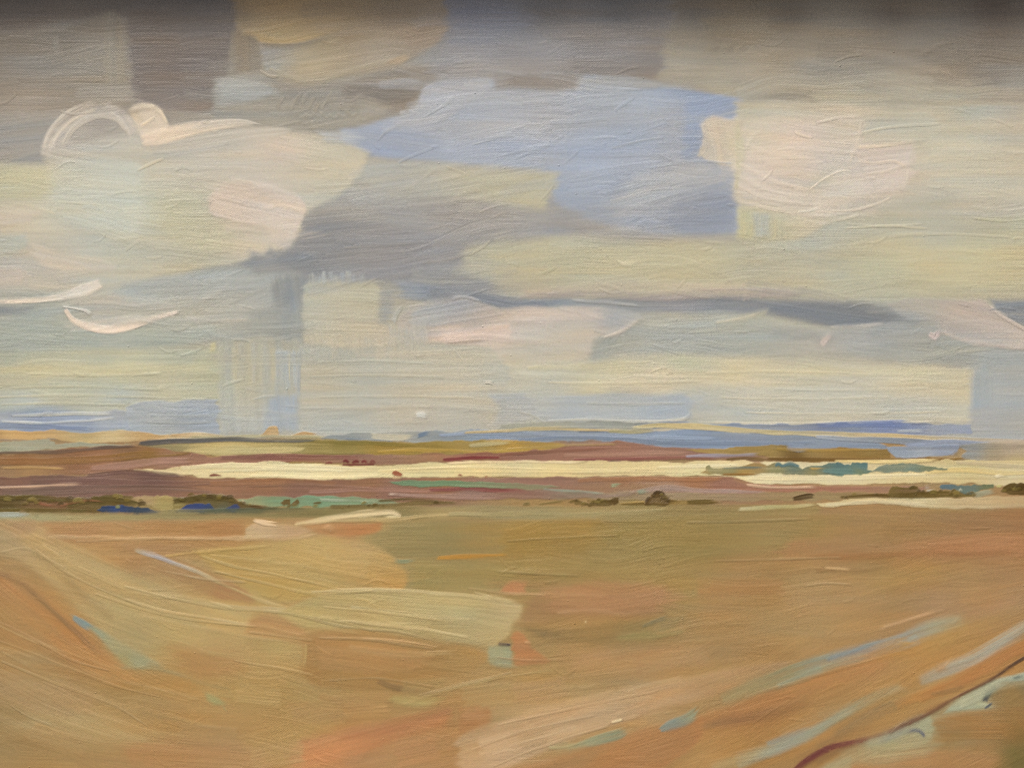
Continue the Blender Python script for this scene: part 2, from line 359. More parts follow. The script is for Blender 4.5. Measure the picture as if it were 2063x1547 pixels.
R('topright', [(1480,195),(1560,170),(1660,172),(1780,160),(1900,170)], [22,30,26,24,20], (172,165,150), op=.6, soft=8)
R('topright', [(1720,105),(1800,120),(1880,140),(1980,180)], [12,16,14,10], (160,149,136), op=.5, soft=6)
R('topright', [(1850,112),(1880,98),(1905,82)], [5,6,3], (150,140,126), op=.7, thick=.6)
R('topright', [(1970,80),(1975,95)], 5, (152,142,130), op=.6, thick=.6)
P('topright', [(1640,185),(1900,172),(R_+20,178),(R_+20,215),(1880,228),(1660,218)], [(1700,200,(172,168,154)),(1900,200,(176,172,158)),(2050,195,(168,161,150))], soft=10, rag=30, op=.85)
R('topright', [(1640,100),(1800,110),(1960,95),(2100,110)], [30,40,36,30], (128,118,106), op=.45, soft=12)

# ---- blue sky
P('blue', [(680,262),(790,238),(836,226),(850,184),(884,166),(990,160),(1004,184),(1160,182),(1172,152),(1250,160),(1330,172),(1490,198),(1500,250),(1420,262),(1420,320),(1500,340),(1500,475),(1300,475),(1120,445),(1110,350),(900,330),(760,320),(690,292)], [(870,205,(172,174,183)),(1100,215,(166,170,182)),(730,275,(160,169,190)),(770,300,(154,164,190)),(1050,300,(163,172,193)),(960,270,(170,175,188)),(1300,235,(166,172,186)),(1430,215,(146,156,180)),(1440,270,(150,160,186)),(1440,420,(148,155,173)),(1200,340,(164,172,192)),(1200,430,(156,158,166)),(1370,300,(160,168,188)),(1240,190,(166,168,174))], soft=6, rag=14, thick=.24, ang=2)
P('blue', [(836,226),(850,182),(886,164),(985,160),(990,185),(940,215),(880,250),(800,262),(790,240)], [(870,190,(176,178,188)),(940,175,(170,174,186)),(860,235,(174,175,182))], soft=5, rag=10, op=.85, ang=-10)
P('blue', [(690,262),(800,250),(870,270),(900,320),(800,318),(730,300)], (156,166,191), soft=16, rag=26, op=.7, ang=8)
P('blue', [(1390,195),(1480,200),(1478,238),(1412,240),(1408,318),(1380,330),(1370,260)], (146,157,184), soft=12, rag=22, op=.75)
P('blue', [(1170,155),(1260,152),(1330,170),(1320,182),(1180,180)], (164,165,168), soft=5, rag=14, op=.9)
P('blue', [(1130,345),(1200,340),(1240,380),(1230,430),(1130,440),(1105,400)], (158,168,190), soft=14, rag=20, op=.7)
P('blue', [(1225,405),(1290,352),(1370,325),(1415,322),(1482,340),(1482,388),(1400,390),(1340,420),(1250,440)], [(1300,380,(176,177,179)),(1420,350,(184,181,178)),(1440,385,(172,173,176))], soft=24, rag=40, op=.7, ang=-14)
P('blue', [(1370,395),(1478,385),(1480,472),(1380,470),(1340,440)], (146,153,172), soft=10, rag=24, op=.85)
R('blue', [(800,236),(900,212),(1000,200),(1120,205)], [14,24,22,10], (176,178,184), op=.5, soft=6)
R('blue', [(900,300),(1050,292),(1200,305),(1340,300)], [20,28,26,14], (158,168,194), op=.5, soft=8)
R('blue', [(1150,182),(1250,181),(1300,183)], [3,4,2], (186,188,196), op=.8)

# ---- violet grey cloud
P('violet', [(720,318),(900,326),(1120,346),(1118,400),(1200,440),(1300,470),(1490,472),(1500,490),(1300,492),(1150,480),(960,490),(930,540),(1020,585),(900,600),(780,575),(620,560),(560,520),(600,460),(640,420),(700,390),(740,350)], [(760,350,(176,175,168)),(860,380,(168,166,160)),(740,420,(160,159,158)),(900,440,(156,152,150)),(800,510,(143,141,143)),(640,500,(138,138,142)),(1100,460,(156,154,154)),(1300,485,(158,156,156)),(880,560,(142,143,147)),(700,560,(148,149,151)),(620,540,(136,138,142))], soft=12, rag=24, thick=.2, ang=-4)
P('violet', [(700,330),(900,328),(1124,348),(1116,395),(1100,430),(1000,420),(900,402),(720,370)], [(740,340,(178,178,170)),(950,360,(182,177,160)),(1080,370,(184,178,157)),(1060,410,(180,175,158)),(820,365,(172,171,164))], soft=10, rag=24, op=.9)
P('violet', [(920,352),(1122,350),(1112,400),(1096,420),(960,392)], (186,180,155), soft=8, rag=34, op=.75)
P('violet', [(600,470),(650,430),(760,440),(900,470),(930,520),(820,545),(640,545),(570,520)], [(640,500,(136,137,141)),(800,500,(145,142,143)),(880,520,(148,145,146))], soft=18, rag=30, op=.8, ang=-6)
P('violet', [(760,410),(900,400),(1060,425),(1180,455),(1050,475),(900,470),(780,450)], (156,153,152), soft=18, rag=34, op=.6, ang=4)
R('violet', [(700,405),(790,380),(900,372)], [20,30,14], (172,170,165), op=.55, soft=8)
R('violet', [(690,560),(800,545),(920,548)], [18,26,12], (140,140,146), op=.6, soft=7)

# ---- yellow cream band to the right
P('yellowband', [(950,492),(1080,476),(1300,480),(1480,488),(1600,440),(1760,430),(R_+20,425),(R_+20,605),(1990,602),(1850,602),(1790,612),(1620,600),(1400,592),(1200,592),(1030,592),(960,560),(930,525)], [(1000,520,(180,174,154)),(1150,510,(186,179,152)),(1250,560,(188,180,154)),(1050,570,(176,171,154)),(1400,520,(187,180,152)),(1550,560,(184,177,154)),(1650,480,(182,180,166)),(1700,540,(186,181,158)),(1800,520,(192,183,152)),(1950,520,(194,184,150)),(1900,450,(182,180,164)),(2040,470,(186,182,158)),(1560,480,(184,180,160)),(1980,590,(182,176,154))], soft=14, rag=26, thick=.2)
P('yellowband', [(960,500),(1120,484),(1300,490),(1500,496),(1490,540),(1300,560),(1100,572),(990,560)], (189,181,150), soft=18, rag=40, op=.65)
P('yellowband', [(1700,520),(1850,500),(2050,490),(R_+10,505),(R_+10,590),(1900,588),(1720,560)], (196,186,150), soft=18, rag=40, op=.7)
P('yellowband', [(1560,440),(1760,432),(2000,440),(2030,470),(1800,490),(1600,480)], (180,178,164), soft=14, rag=40, op=.6)
R('yellowband', [(1050,590),(1200,582),(1400,580),(1620,596)], [8,18,18,10], (190,174,152), op=.7, soft=5)
R('yellowband', [(1240,525),(1260,533),(1300,530)], [4,8,3], (206,198,170), thick=.6)

# ---- pinkish white cloud at the right
P('rightcloud', [(1478,205),(1600,205),(1800,212),(R_+20,205),(R_+20,440),(1900,440),(1760,436),(1690,445),(1600,486),(1486,482),(1480,400)], [(1510,225,(188,180,160)),(1600,230,(190,182,164)),(1800,235,(180,176,162)),(1950,230,(184,180,164)),(2040,240,(186,178,164)),(1850,280,(192,188,172)),(2000,300,(194,189,172)),(1600,300,(212,194,181)),(1700,300,(209,193,180)),(1560,380,(208,195,180)),(1780,330,(204,190,174)),(1900,350,(198,188,172)),(2030,370,(194,188,170)),(1750,400,(198,188,174)),(1900,410,(180,178,166)),(2020,420,(186,180,164)),(1500,460,(192,187,152)),(1560,460,(182,180,160)),(1680,430,(190,184,168))], soft=7, rag=12, thick=.28, ang=2)
P('rightcloud', [(1404,314),(1416,278),(1408,252),(1420,240),(1446,234),(1464,242),(1490,240),(1500,300),(1488,345),(1440,330)], [(1440,260,(208,196,182)),(1440,300,(198,190,180)),(1480,290,(202,193,172))], soft=4, rag=6, thick=.32, ang=80)
P('rightcloud', [(1482,262),(1540,240),(1640,236),(1742,238),(1736,290),(1720,330),(1760,350),(1740,400),(1690,436),(1600,430),(1520,412),(1478,404)], [(1520,280,(206,194,174)),(1620,270,(214,196,183)),(1700,260,(208,195,176)),(1540,340,(215,198,184)),(1640,340,(211,195,182)),(1660,360,(190,184,168)),(1560,400,(210,197,184)),(1700,400,(206,194,180))], soft=16, rag=24, op=.85, thick=.34, ang=8)
P('rightcloud', [(1726,296),(1800,290),(1848,286),(1840,320),(1832,372),(1800,394),(1720,410),(1650,430),(1640,400),(1680,356),(1712,336)], [(1770,305,(212,193,178)),(1800,350,(209,193,180)),(1700,380,(206,194,178))], soft=12, rag=22, op=.85, thick=.34, ang=-6)
P('rightcloud', [(1738,236),(1860,225),(1900,260),(1880,282),(1738,288)], [(1760,260,(188,183,168)),(1850,260,(188,184,168))], soft=8, rag=24, op=.8)
P('rightcloud', [(1860,250),(2000,230),(R_+10,240),(R_+10,400),(1960,400),(1860,350)], [(1930,290,(196,190,170)),(2030,260,(190,183,168)),(1930,340,(196,191,172)),(2040,360,(194,187,170))], soft=18, rag=40, op=.7)
P('rightcloud', [(1482,418),(1520,420),(1512,470),(1486,482)], (192,186,152), soft=8, rag=6, op=.75, ang=90)
P('rightcloud', [(1514,426),(1552,430),(1552,478),(1518,480)], (174,175,166), soft=7, rag=8, op=.8, ang=90)
P('rightcloud', [(1554,436),(1580,438),(1580,482),(1556,484)], (188,183,156), soft=9, rag=8, op=.6, ang=90)
P('rightcloud', [(1760,410),(1900,395),(R_+10,405),(R_+10,432),(1900,440),(1770,438)], [(1830,420,(178,177,164)),(2000,420,(184,178,164))], soft=10, rag=36, op=.75)
P('rightcloud', [(1478,240),(1486,236),(1500,300),(1486,380),(1478,380)], (198,190,160), soft=4, rag=4, op=.8, ang=88)
for pts, w, c in (
 ([(1737,240),(1730,275),(1722,300),(1710,332)],4,(220,206,188)), ([(1724,298),(1780,294),(1850,284)],5,(222,206,184)),
 ([(1630,382),(1660,360),(1690,346),(1716,343)],4,(216,202,184)), ([(1640,428),(1720,424),(1770,410),(1800,396)],5,(214,202,188)),
 ([(1486,330),(1560,366),(1640,384)],4,(220,204,188)), ([(1484,352),(1550,384),(1650,402)],4,(218,203,186)), ([(1482,372),(1550,402),(1660,416)],4,(216,202,186)),
 ([(1480,404),(1560,422),(1640,434),(1720,430)],5,(218,204,190)), ([(1490,290),(1560,312),(1640,322)],4,(216,202,184)), ([(1500,300),(1520,272),(1545,258)],3,(216,200,180)),
 ([(1598,262),(1610,270),(1640,280)],6,(218,202,182)), ([(1728,324),(1760,330),(1800,326),(1830,340)],4,(218,202,184)), ([(1740,352),(1790,344),(1830,330)],4,(218,204,184)),
 ([(1828,340),(1827,365),(1815,388)],3.5,(216,202,184)), ([(1640,250),(1690,238),(1730,236)],4,(214,200,182)), ([(1900,302),(1980,304),(2080,308)],4,(206,200,184)),
 ([(1700,450),(1780,456),(1860,452)],4,(200,194,174)), ([(1650,452),(1700,442),(1740,432)],4,(206,198,180)), ([(1730,270),(1800,256),(1900,250)],4,(198,192,174)), ([(1770,386),(1785,382),(1800,376)],8,(210,198,190))):
    R('rightcloud', pts, [w*.6,w,w*.6], c, op=.6, thick=.42, soft=2, dry=.5, end=8)

# ---- big left cloud
P('leftcloud', [(92,330),(100,300),(115,262),(160,228),(205,212),(252,228),(276,262),(290,272),(440,252),(540,258),(660,276),(745,308),(730,345),(690,392),(625,424),(612,450),(585,500),(540,515),(480,535),(400,546),(250,572),(120,590),(L-20,600),(L-20,330),(60,334)], [(200,370,(197,195,184)),(120,275,(182,174,166)),(200,235,(172,165,158)),(400,285,(193,185,172)),(560,300,(203,188,171)),(650,320,(196,188,168)),(350,430,(189,186,164)),(280,420,(192,192,176)),(40,360,(194,190,162)),(30,430,(198,188,170)),(100,430,(194,192,178)),(500,400,(198,187,177)),(540,480,(200,190,174)),(400,520,(184,180,160)),(100,540,(184,178,168)),(20,540,(188,180,168)),(250,500,(190,188,172)),(680,370,(190,183,164))], soft=7, rag=14, thick=.26)
P('leftcloud', [(118,330),(160,318),(275,325),(292,350),(290,440),(270,480),(180,470),(120,440),(90,400)], [(200,360,(196,199,188)),(200,440,(198,199,186))], soft=14, rag=14, op=.8, ang=4)
P('leftcloud', [(L-20,335),(90,335),(110,380),(80,410),(L-20,405)], (195,190,160), soft=14, rag=30, op=.75)
P('leftcloud', [(290,400),(420,380),(430,430),(500,470),(420,510),(300,470)], (186,184,160), soft=18, rag=34, op=.6)
P('leftcloud', [(50,490),(70,485),(110,510),(200,520),(240,545),(120,548),(70,530)], (202,190,174), soft=8, rag=20, op=.7, ang=12)
P('leftcloud', [(L-20,430),(100,422),(60,450),(L-20,462)], (204,190,174), soft=6, rag=20, op=.7)
P('leftcloud', [(L-20,470),(45,470),(55,500),(30,515),(L-20,520)], (176,180,170), soft=10, rag=20, op=.7)
P('leftcloud', [(L-20,525),(40,540),(60,555),(40,572),(L-20,575)], (200,187,174), soft=6, rag=16, op=.85)
P('leftcloud', [(420,396),(450,372),(520,366),(575,384),(605,400),(618,424),(604,456),(590,490),(572,508),(545,492),(535,462),(450,440),(424,432)], [(480,400,(203,190,180)),(580,420,(209,196,185)),(560,480,(204,193,181)),(450,430,(206,193,182))], soft=3.5, rag=7, op=1, dry=.1, ang=14, thick=.32)
P('leftcloud', [(520,290),(560,280),(700,286),(745,310),(715,340),(620,345),(540,320)], [(560,300,(206,189,172)),(680,310,(196,188,168))], soft=16, rag=18, op=.7, ang=10)
P('leftcloud', [(640,262),(700,262),(740,276),(700,292),(650,285)], (178,180,182), soft=8, rag=20, op=.7)
P('leftcloud', [(130,268),(165,238),(205,228),(240,240),(262,270),(200,275),(150,290)], [(200,245,(158,152,147)),(160,275,(172,166,158)),(240,262,(166,160,152))], soft=8, rag=10, op=.85)
R('leftcloud', [(92,318),(104,278),(135,240),(180,216),(208,211)], [16,22,24,20,10], [(216,202,186),(212,199,183),(204,192,178)], dry=.8, op=.92, soft=3, start=2, thick=.2)
R('leftcloud', [(205,213),(240,228),(262,252),(282,285)], [10,20,24,20], [(196,184,172),(200,188,176),(206,194,180)], dry=.85, op=.8, soft=3, thick=.2)
R('leftcloud', [(122,300),(150,255),(195,232),(235,240),(264,275)], [8,10,12,10,6], (206,194,178), dry=.9, op=.7, thick=.25)
P('leftcloud', [(256,226),(272,214),(298,212),(322,224),(338,246),(341,262),(330,276),(300,292),(284,288),(274,262)], [(290,225,(220,204,184)),(310,250,(212,196,178)),(300,280,(216,200,182)),(270,232,(204,186,160))], ang=50, soft=3, rag=3, thick=.4)
R('leftcloud', [(262,226),(288,214),(318,222),(336,246),(341,262)], [5,8,9,8,4], (220,204,182), dry=.3, thick=.5)
R('leftcloud', [(278,258),(300,245),(322,232)], [3,4,2], (222,206,184), thick=.5)
R('leftcloud', [(283,284),(330,276),(385,262),(440,251),(490,250),(535,257)], [24,28,24,18,12,5], [(222,206,190),(222,207,190),(214,201,185),(200,190,176)], dry=.45, thick=.4)
R('leftcloud', [(300,305),(400,290),(520,272),(600,262)], [16,24,22,10], (190,182,170), op=.6, dry=.6, soft=5)

# ---- swirl of grey with flicks under the left cloud
P('swirl', [(L-20,575),(80,585),(180,590),(300,560),(420,548),(480,540),(560,545),(600,560),(615,640),(600,690),(440,690),(300,700),(L-20,712)], [(0,600,(176,176,168)),(60,650,(158,166,164)),(200,620,(176,174,166)),(300,600,(172,174,168)),(400,570,(168,170,166)),(450,610,(174,172,162)),(300,680,(168,171,158)),(150,690,(166,172,164)),(560,600,(146,149,150)),(540,660,(160,162,156))], soft=14, rag=24, thick=.24, ang=-5)
P('swirl', [(L-20,616),(30,615),(80,612),(60,628),(20,638),(L-20,640)], [(0,625,(132,140,150)),(50,618,(146,152,156))], soft=6, rag=16, op=.9)
P('swirl', [(L-20,640),(100,640),(180,665),(280,672),(420,650),(440,680),(300,700),(L-20,705)], (163,169,161), soft=14, rag=30, op=.7, ang=3)
P('swirl', [(240,575),(330,560),(470,548),(440,585),(330,600)], (164,168,168), soft=10, rag=26, op=.7, ang=-10)
P('swirl', [(420,560),(520,545),(600,560),(560,620),(470,640),(380,650)], [(480,580,(174,172,164)),(440,630,(178,176,166))], soft=12, rag=20, op=.7, ang=-24)
R('swirl', [(140,605),(220,602),(300,615),(370,620)], [12,20,20,8], (182,178,170), op=.7, dry=.6, soft=5, thick=.5)
R('swirl', [(L-10,609),(30,609),(80,606),(130,598),(175,584),(206,569)], [5,7,10,15,24,16], [(216,202,190),(227,212,196),(229,214,196),(222,206,188)], soft=1.6, start=2, end=3, dry=.15, thick=.7)
R('swirl', [(131,622),(148,642),(185,658),(222,664),(262,656),(310,643),(366,626)], [9,11,13,18,15,10,4], [(210,196,184),(228,212,197),(234,217,201),(229,212,197),(218,202,188)], soft=1.6, start=2, end=10, dry=.15, thick=.8)
R('swirl', [(126,618),(170,626),(184,634)], [3,5,7], (196,190,180), thick=.9, soft=1.5, start=1, end=1)
R('swirl', [(180,640),(260,645),(340,622),(420,600)], [8,14,12,6], (184,180,170), op=.6, soft=4, dry=.6)
R('swirl', [(370,640),(440,646),(520,643)], [3,4,3], (194,186,174), op=.7, thick=.5)
R('swirl', [(400,610),(440,590),(470,565)], [4,5,3], (190,184,174), op=.6, thick=.5)
# dark star where the cloud meets the grey
P('swirl', [(468,535),(500,520),(505,500),(530,510),(545,492),(560,515),(600,500),(640,520),(620,540),(560,550),(520,556),(500,545)], [(500,533,(134,138,144)),(570,520,(136,138,142)),(540,505,(150,150,152))], soft=8, rag=12, op=.95, ang=-8)
P('swirl', [(548,560),(590,548),(622,560),(618,610),(600,640),(560,640),(546,600)], [(580,590,(136,141,146)),(575,630,(146,150,152))], soft=10, rag=10, op=.9, ang=80)
P('swirl', [(540,640),(612,620),(612,690),(545,700)], (156,158,154), soft=10, rag=10, op=.8, ang=85)

# ---- slate line and right hand undersides
P('slate', [(800,566),(880,575),(980,590),(1080,598),(1260,594),(1420,592),(1560,598),(1700,605),(1800,618),(1850,640),(1840,662),(1700,662),(1560,640),(1400,632),(1260,636),(1150,622),(1020,626),(930,600),(850,612),(800,600)], [(870,590,(134,138,146)),(960,598,(132,137,147)),(1080,612,(140,144,150)),(1250,615,(146,148,150)),(1380,612,(146,144,146)),(1450,625,(136,138,142)),(1600,622,(130,132,138)),(1700,635,(128,132,138)),(1800,645,(138,142,146)),(830,580,(148,150,154))], soft=9, rag=22, thick=.22)
R('slate', [(860,582),(960,598),(1030,612),(1120,608)], [14,20,18,10], (126,131,143), op=.75, soft=5)
R('slate', [(1040,600),(1160,592),(1320,596),(1480,592),(1620,592)], [6,12,14,18,10], (168,157,152), op=.75, soft=4, dry=.6, thick=.5)
P('slate', [(1530,612),(1640,604),(1760,622),(1830,645),(1760,660),(1660,655),(1560,632)], (124,128,135), soft=8, rag=26, op=.8, ang=8)
P('slate', [(1990,602),(R_+10,598),(R_+10,690),(2040,652),(2012,630)], (128,133,143), soft=8, rag=8, op=.9)
for i in range(12):
    xx = 1460 + (i * 37 % 150); yy = 572 + (i * 23 % 40)
    R('slate', [(xx, yy), (xx + 9, yy - 7), (xx + 16, yy - 2)], [3, 5, 3], (184,170,158) if i % 2 else (170,158,152), thick=.3, soft=2.5, start=1, end=1, op=.3)
P('slate', [(1030,640),(1240,632),(1400,640),(1540,648),(1660,662),(1830,668),(2000,690),(R_+10,700),(R_+10,724),(1900,732),(1700,722),(1450,716),(1250,720),(1180,760),(1000,720)], [(1350,670,(166,169,165)),(1500,690,(164,168,163)),(1650,690,(166,166,162)),(1750,680,(158,161,160)),(1900,710,(158,161,156)),(2050,715,(162,162,158)),(1250,700,(164,165,157)),(1120,700,(186,178,166))], soft=14, rag=24, thick=.2)
P('slate', [(1300,640),(1420,645),(1540,625),(1545,640),(1480,660),(1380,668),(1300,665)], [(1380,652,(176,175,165)),(1530,632,(178,174,155))], soft=7, rag=18, op=.9, ang=-4)
P('slate', [(1640,668),(1780,655),(1830,650),(1800,690),(1660,710)], (168,166,163), soft=10, rag=24, op=.7, ang=-8)
R('slate', [(1652,698),(1664,682),(1681,661)], [10,9,4], (198,182,172), soft=2, dry=.5, thick=.5)
R('slate', [(1670,660),(1740,656),(1800,650)], [3,4,2], (190,184,178), op=.8)
R('slate', [(1440,650),(1500,640),(1540,628)], [4,5,4], (192,186,168), op=.7)

# ---- middle pink cloud
P('midcloud', [(800,660),(812,628),(850,612),(905,604),(930,597),(965,606),(1000,622),(1060,618),(1180,618),(1290,632),(1296,640),(1240,678),(1196,688),(1190,735),(1130,752),(1020,740),(985,704),(890,692),(840,690)], [(850,640,(174,172,168)),(930,620,(170,167,167)),(960,650,(182,173,168)),(910,680,(210,190,178)),(1000,672,(212,194,180)),(1080,632,(204,188,176)),(1180,628,(194,183,174)),(1150,660,(188,182,172)),(1080,700,(192,184,168)),(1120,735,(194,186,166)),(1240,650,(172,170,168)),(1040,735,(192,185,165))], soft=6, rag=12, thick=.3, ang=-3)
P('midcloud', [(830,625),(900,606),(932,598),(985,616),(1018,640),(950,650),(860,660),(828,660)], [(930,620,(168,166,167)),(860,640,(172,172,170)),(990,635,(180,172,168))], soft=7, rag=10, op=.85, ang=-10)
P('midcloud', [(880,688),(905,668),(960,662),(1030,655),(1040,690),(960,688),(915,694)], (214,193,181), soft=6, rag=24, op=.8, ang=-4)
P('midcloud', [(1025,628),(1200,622),(1215,640),(1120,652),(1040,650)], (204,189,178), soft=8, rag=30, op=.75)
R('midcloud', [(908,604),(932,598),(960,603),(985,614)], [4,5,4,3], (184,180,178), thick=.7, op=.8)
R('midcloud', [(1212,682),(1250,668),(1280,648),(1296,628)], [3,5,4,3], (202,188,172), thick=.6)
R('midcloud', [(792,655),(800,632),(820,608)], [9,9,4], (182,178,168), soft=2, thick=.5, op=.8)
R('midcloud', [(1150,605),(1240,612),(1300,618)], [2.5,3.5,2], (166,166,166), thick=.7, op=.7)
P('midcloud', [(1196,690),(1240,682),(1262,690),(1240,720),(1200,735),(1180,752)], (158,161,155), soft=8, rag=10, op=.85, ang=-50)
R('midcloud', [(895,692),(940,688),(985,684)], [2,3.5,2], (170,158,146), op=.8)

# ---- lilac wedge at the right
P('wedge', [(1788,612),(1830,600),(1880,601),(1985,604),(1998,622),(2030,646),(R_+10,690),(R_+10,708),(2030,702),(1960,690),(1900,668),(1880,650),(1830,648)], [(1850,615,(176,172,164)),(1950,620,(186,174,167)),(2010,660,(186,174,166)),(1930,660,(176,168,162)),(2050,690,(200,184,170)),(1840,635,(160,162,162))], soft=5, rag=14, thick=.3, ang=12)
P('wedge', [(1800,640),(1880,648),(1900,672),(1880,700),(1790,690),(1740,676)], (160,163,163), soft=12, rag=22, op=.7)
R('wedge', [(1870,674),(1884,680),(1896,660)], [10,13,5], [(206,184,172),(208,184,174),(190,176,168)], soft=1.8, start=1, end=6, thick=.6)
R('wedge', [(1893,668),(1930,682),(1990,694),(2040,700),(2090,702)], [4,7,8,7,5], (206,188,174), op=.85, thick=.5)
R('wedge', [(1990,612),(2010,632),(2045,654),(2090,680)], [3,5,5,4], (204,188,176), op=.8, thick=.6)
# ---- low sky
P('lowsky', [(L-20,706),(200,700),(440,698),(450,760),(445,815),(280,820),(L-20,836)], [(20,720,(180,179,158)),(200,720,(182,180,158)),(60,750,(196,188,154)),(250,748,(196,188,152)),(100,785,(190,188,164)),(350,780,(188,186,164)),(380,720,(178,178,158)),(60,815,(180,186,182)),(250,808,(178,184,180)),(400,740,(190,184,150))], soft=12, rag=20, thick=.3, ang=0)
P('lowsky', [(L-20,735),(200,732),(430,738),(430,756),(200,760),(L-20,758)], (200,190,152), soft=8, rag=40, op=.75)
P('lowsky', [(1000,740),(1200,722),(1320,712),(1450,720),(1620,725),(1850,735),(1960,740),(1990,760),(1970,800),(1955,855),(1700,850),(1500,852),(1380,846),(1200,850),(1010,860),(990,800)], [(1080,740,(196,188,166)),(1250,740,(196,189,160)),(1380,725,(192,189,160)),(1340,765,(213,197,166)),(1480,750,(206,195,162)),(1650,738,(200,191,162)),(1850,745,(202,193,164)),(1930,760,(200,190,162)),(1700,775,(192,187,172)),(1500,795,(194,188,172)),(1200,775,(194,190,164)),(1100,800,(182,182,172)),(1250,815,(172,176,178)),(1400,820,(182,182,176)),(1650,820,(190,187,174)),(1850,815,(192,187,172)),(1150,840,(166,172,178)),(1300,835,(166,174,182)),(1500,840,(180,182,176)),(1800,840,(188,185,172))], soft=9, rag=18, thick=.28, ang=1)
P('lowsky', [(1200,770),(1300,750),(1420,752),(1460,775),(1340,786),(1200,785)], (214,198,165), soft=14, rag=40, op=.7)
P('lowsky', [(1500,742),(1700,738),(1900,745),(1940,756),(1750,758),(1540,760)], (205,194,160), soft=8, rag=40, op=.6)
P('lowsky', [(1030,798),(1380,792),(1395,830),(1380,846),(1200,850),(1080,852),(1060,820)], [(1080,815,(172,176,178)),(1250,812,(172,177,180)),(1350,835,(164,172,184)),(1150,840,(164,171,180))], soft=7, rag=14, op=.85)
R('lowsky', [(1060,742),(1200,738),(1330,728)], [6,9,5], (206,194,160), op=.6)
R('lowsky', [(1100,848),(1200,846),(1320,850),(1380,842),(1397,828)], [3,4,5,5,3], (196,194,184), thick=.6)
R('lowsky', [(1400,850),(1550,854),(1700,851),(1900,850)], [3,4,4,2], (206,200,184), op=.8, thick=.5)
P('lowsky', [(1952,735),(1985,706),(R_+10,704),(R_+10,900),(1960,886),(1950,850),(1954,800)], [(1990,730,(170,174,172)),(2000,790,(172,175,175)),(2040,760,(172,172,168)),(1980,850,(168,172,178)),(2050,870,(170,172,172))], soft=12, rag=14, op=.9, thick=.26, ang=0)
P('lowsky', [(1952,790),(1966,745),(1990,720),(2000,800),(1966,826),(1954,835)], (160,168,174), soft=7, rag=10, op=.7, ang=90)

# ---- rain curtain and pale middle
P('shower', [(600,700),(614,690),(800,690),(990,704),(1030,745),(1010,800),(1000,830),(1000,880),(600,880)], [(680,720,(184,179,162)),(850,720,(190,183,164)),(950,740,(192,185,166)),(700,780,(186,182,166)),(850,790,(190,183,165)),(700,850,(178,178,170)),(850,850,(184,179,167)),(960,850,(180,177,167)),(960,800,(190,183,166))], soft=8, rag=16, thick=.24, ang=0)
P('shower', [(614,575),(640,566),(760,568),(768,600),(764,645),(800,660),(830,672),(800,700),(690,700),(614,690),(610,640)], [(680,600,(186,182,164)),(740,590,(182,179,160)),(680,660,(184,178,160)),(780,680,(184,177,162))], soft=5, rag=8, thick=.28, ang=2)
P('shower', [(764,570),(800,575),(800,610),(785,660),(764,650)], (150,152,153), soft=11, rag=10, op=.6)
P('shower', [(780,660),(860,650),(865,690),(790,700)], (178,175,166), soft=8, rag=10, op=.7, ang=85)
for i in range(9):
    xx = 627 + i * 12.5
    R('shower', [(xx, 548 + 5 * math.sin(i * 1.9)), (xx + 1, 562), (xx, 580)], [8, 9, 8], (166,172,176) if i % 2 else (174,176,172), soft=2.5, op=.75, dry=.7, start=4, end=8)
for i in range(11):
    xx = 600 + i * 24
    R('shower', [(xx, 676), (xx + 2, 700), (xx, 740 + 10 * math.sin(i))], [16, 18, 14], (186,178,162) if i % 2 else (180,177,164), soft=4, op=.5, dry=.8, end=20)
P('shower', [(438,690),(520,676),(604,690),(600,760),(598,870),(440,872),(442,780)], [(480,710,(174,173,160)),(560,720,(170,170,160)),(480,770,(182,180,160)),(560,780,(178,179,168)),(480,830,(184,182,168)),(570,840,(168,174,180)),(480,865,(178,178,172))], soft=6, rag=8, thick=.24, ang=88)
for i in range(7):
    xx = 558 + i * 7.2
    R('shower', [(xx, 702), (xx + 1, 750), (xx, 812 - 5 * (i % 3))], [6, 7, 5], (174,180,182) if i % 2 else (168,174,176), soft=2, op=.75, dry=.6, end=24)
R('shower', [(583,708),(583,745),(585,785)], [3,3,2], (200,192,160), op=.8)
for i in range(10):
    xx = 446 + i * 13
    R('shower', [(xx, 690 + 6 * math.sin(i)), (xx + 1, 740), (xx, 800)], [10, 11, 8], (176,177,170) if i % 2 else (184,181,160), soft=3, op=.5, dry=.85, end=40)
P('shower', [(424,694),(436,690),(434,712),(420,712)], (196,186,142), soft=4, rag=4, op=.9)
P('shower', [(536,800),(600,790),(606,866),(530,866)], [(560,820,(162,171,184)),(570,855,(164,172,182))], soft=9, rag=8, op=.75, ang=86)
P('shower', [(985,792),(1060,790),(1080,820),(1060,855),(990,862),(1005,830)], (172,175,177), soft=9, rag=10, op=.8)
R('shower', [(600,822),(720,824),(850,820),(980,826)], [3,4,4,2], (170,164,150), op=.55, thick=.5)
R('shower', [(838,838),(848,836),(860,839)], [7,9,8], (214,212,204), thick=1.2, soft=1.3, start=1, end=1)
R('shower', [(976,771),(986,770),(993,773)], [4,5,6], (202,196,182), thick=1.2, soft=1.2, start=1, end=1)

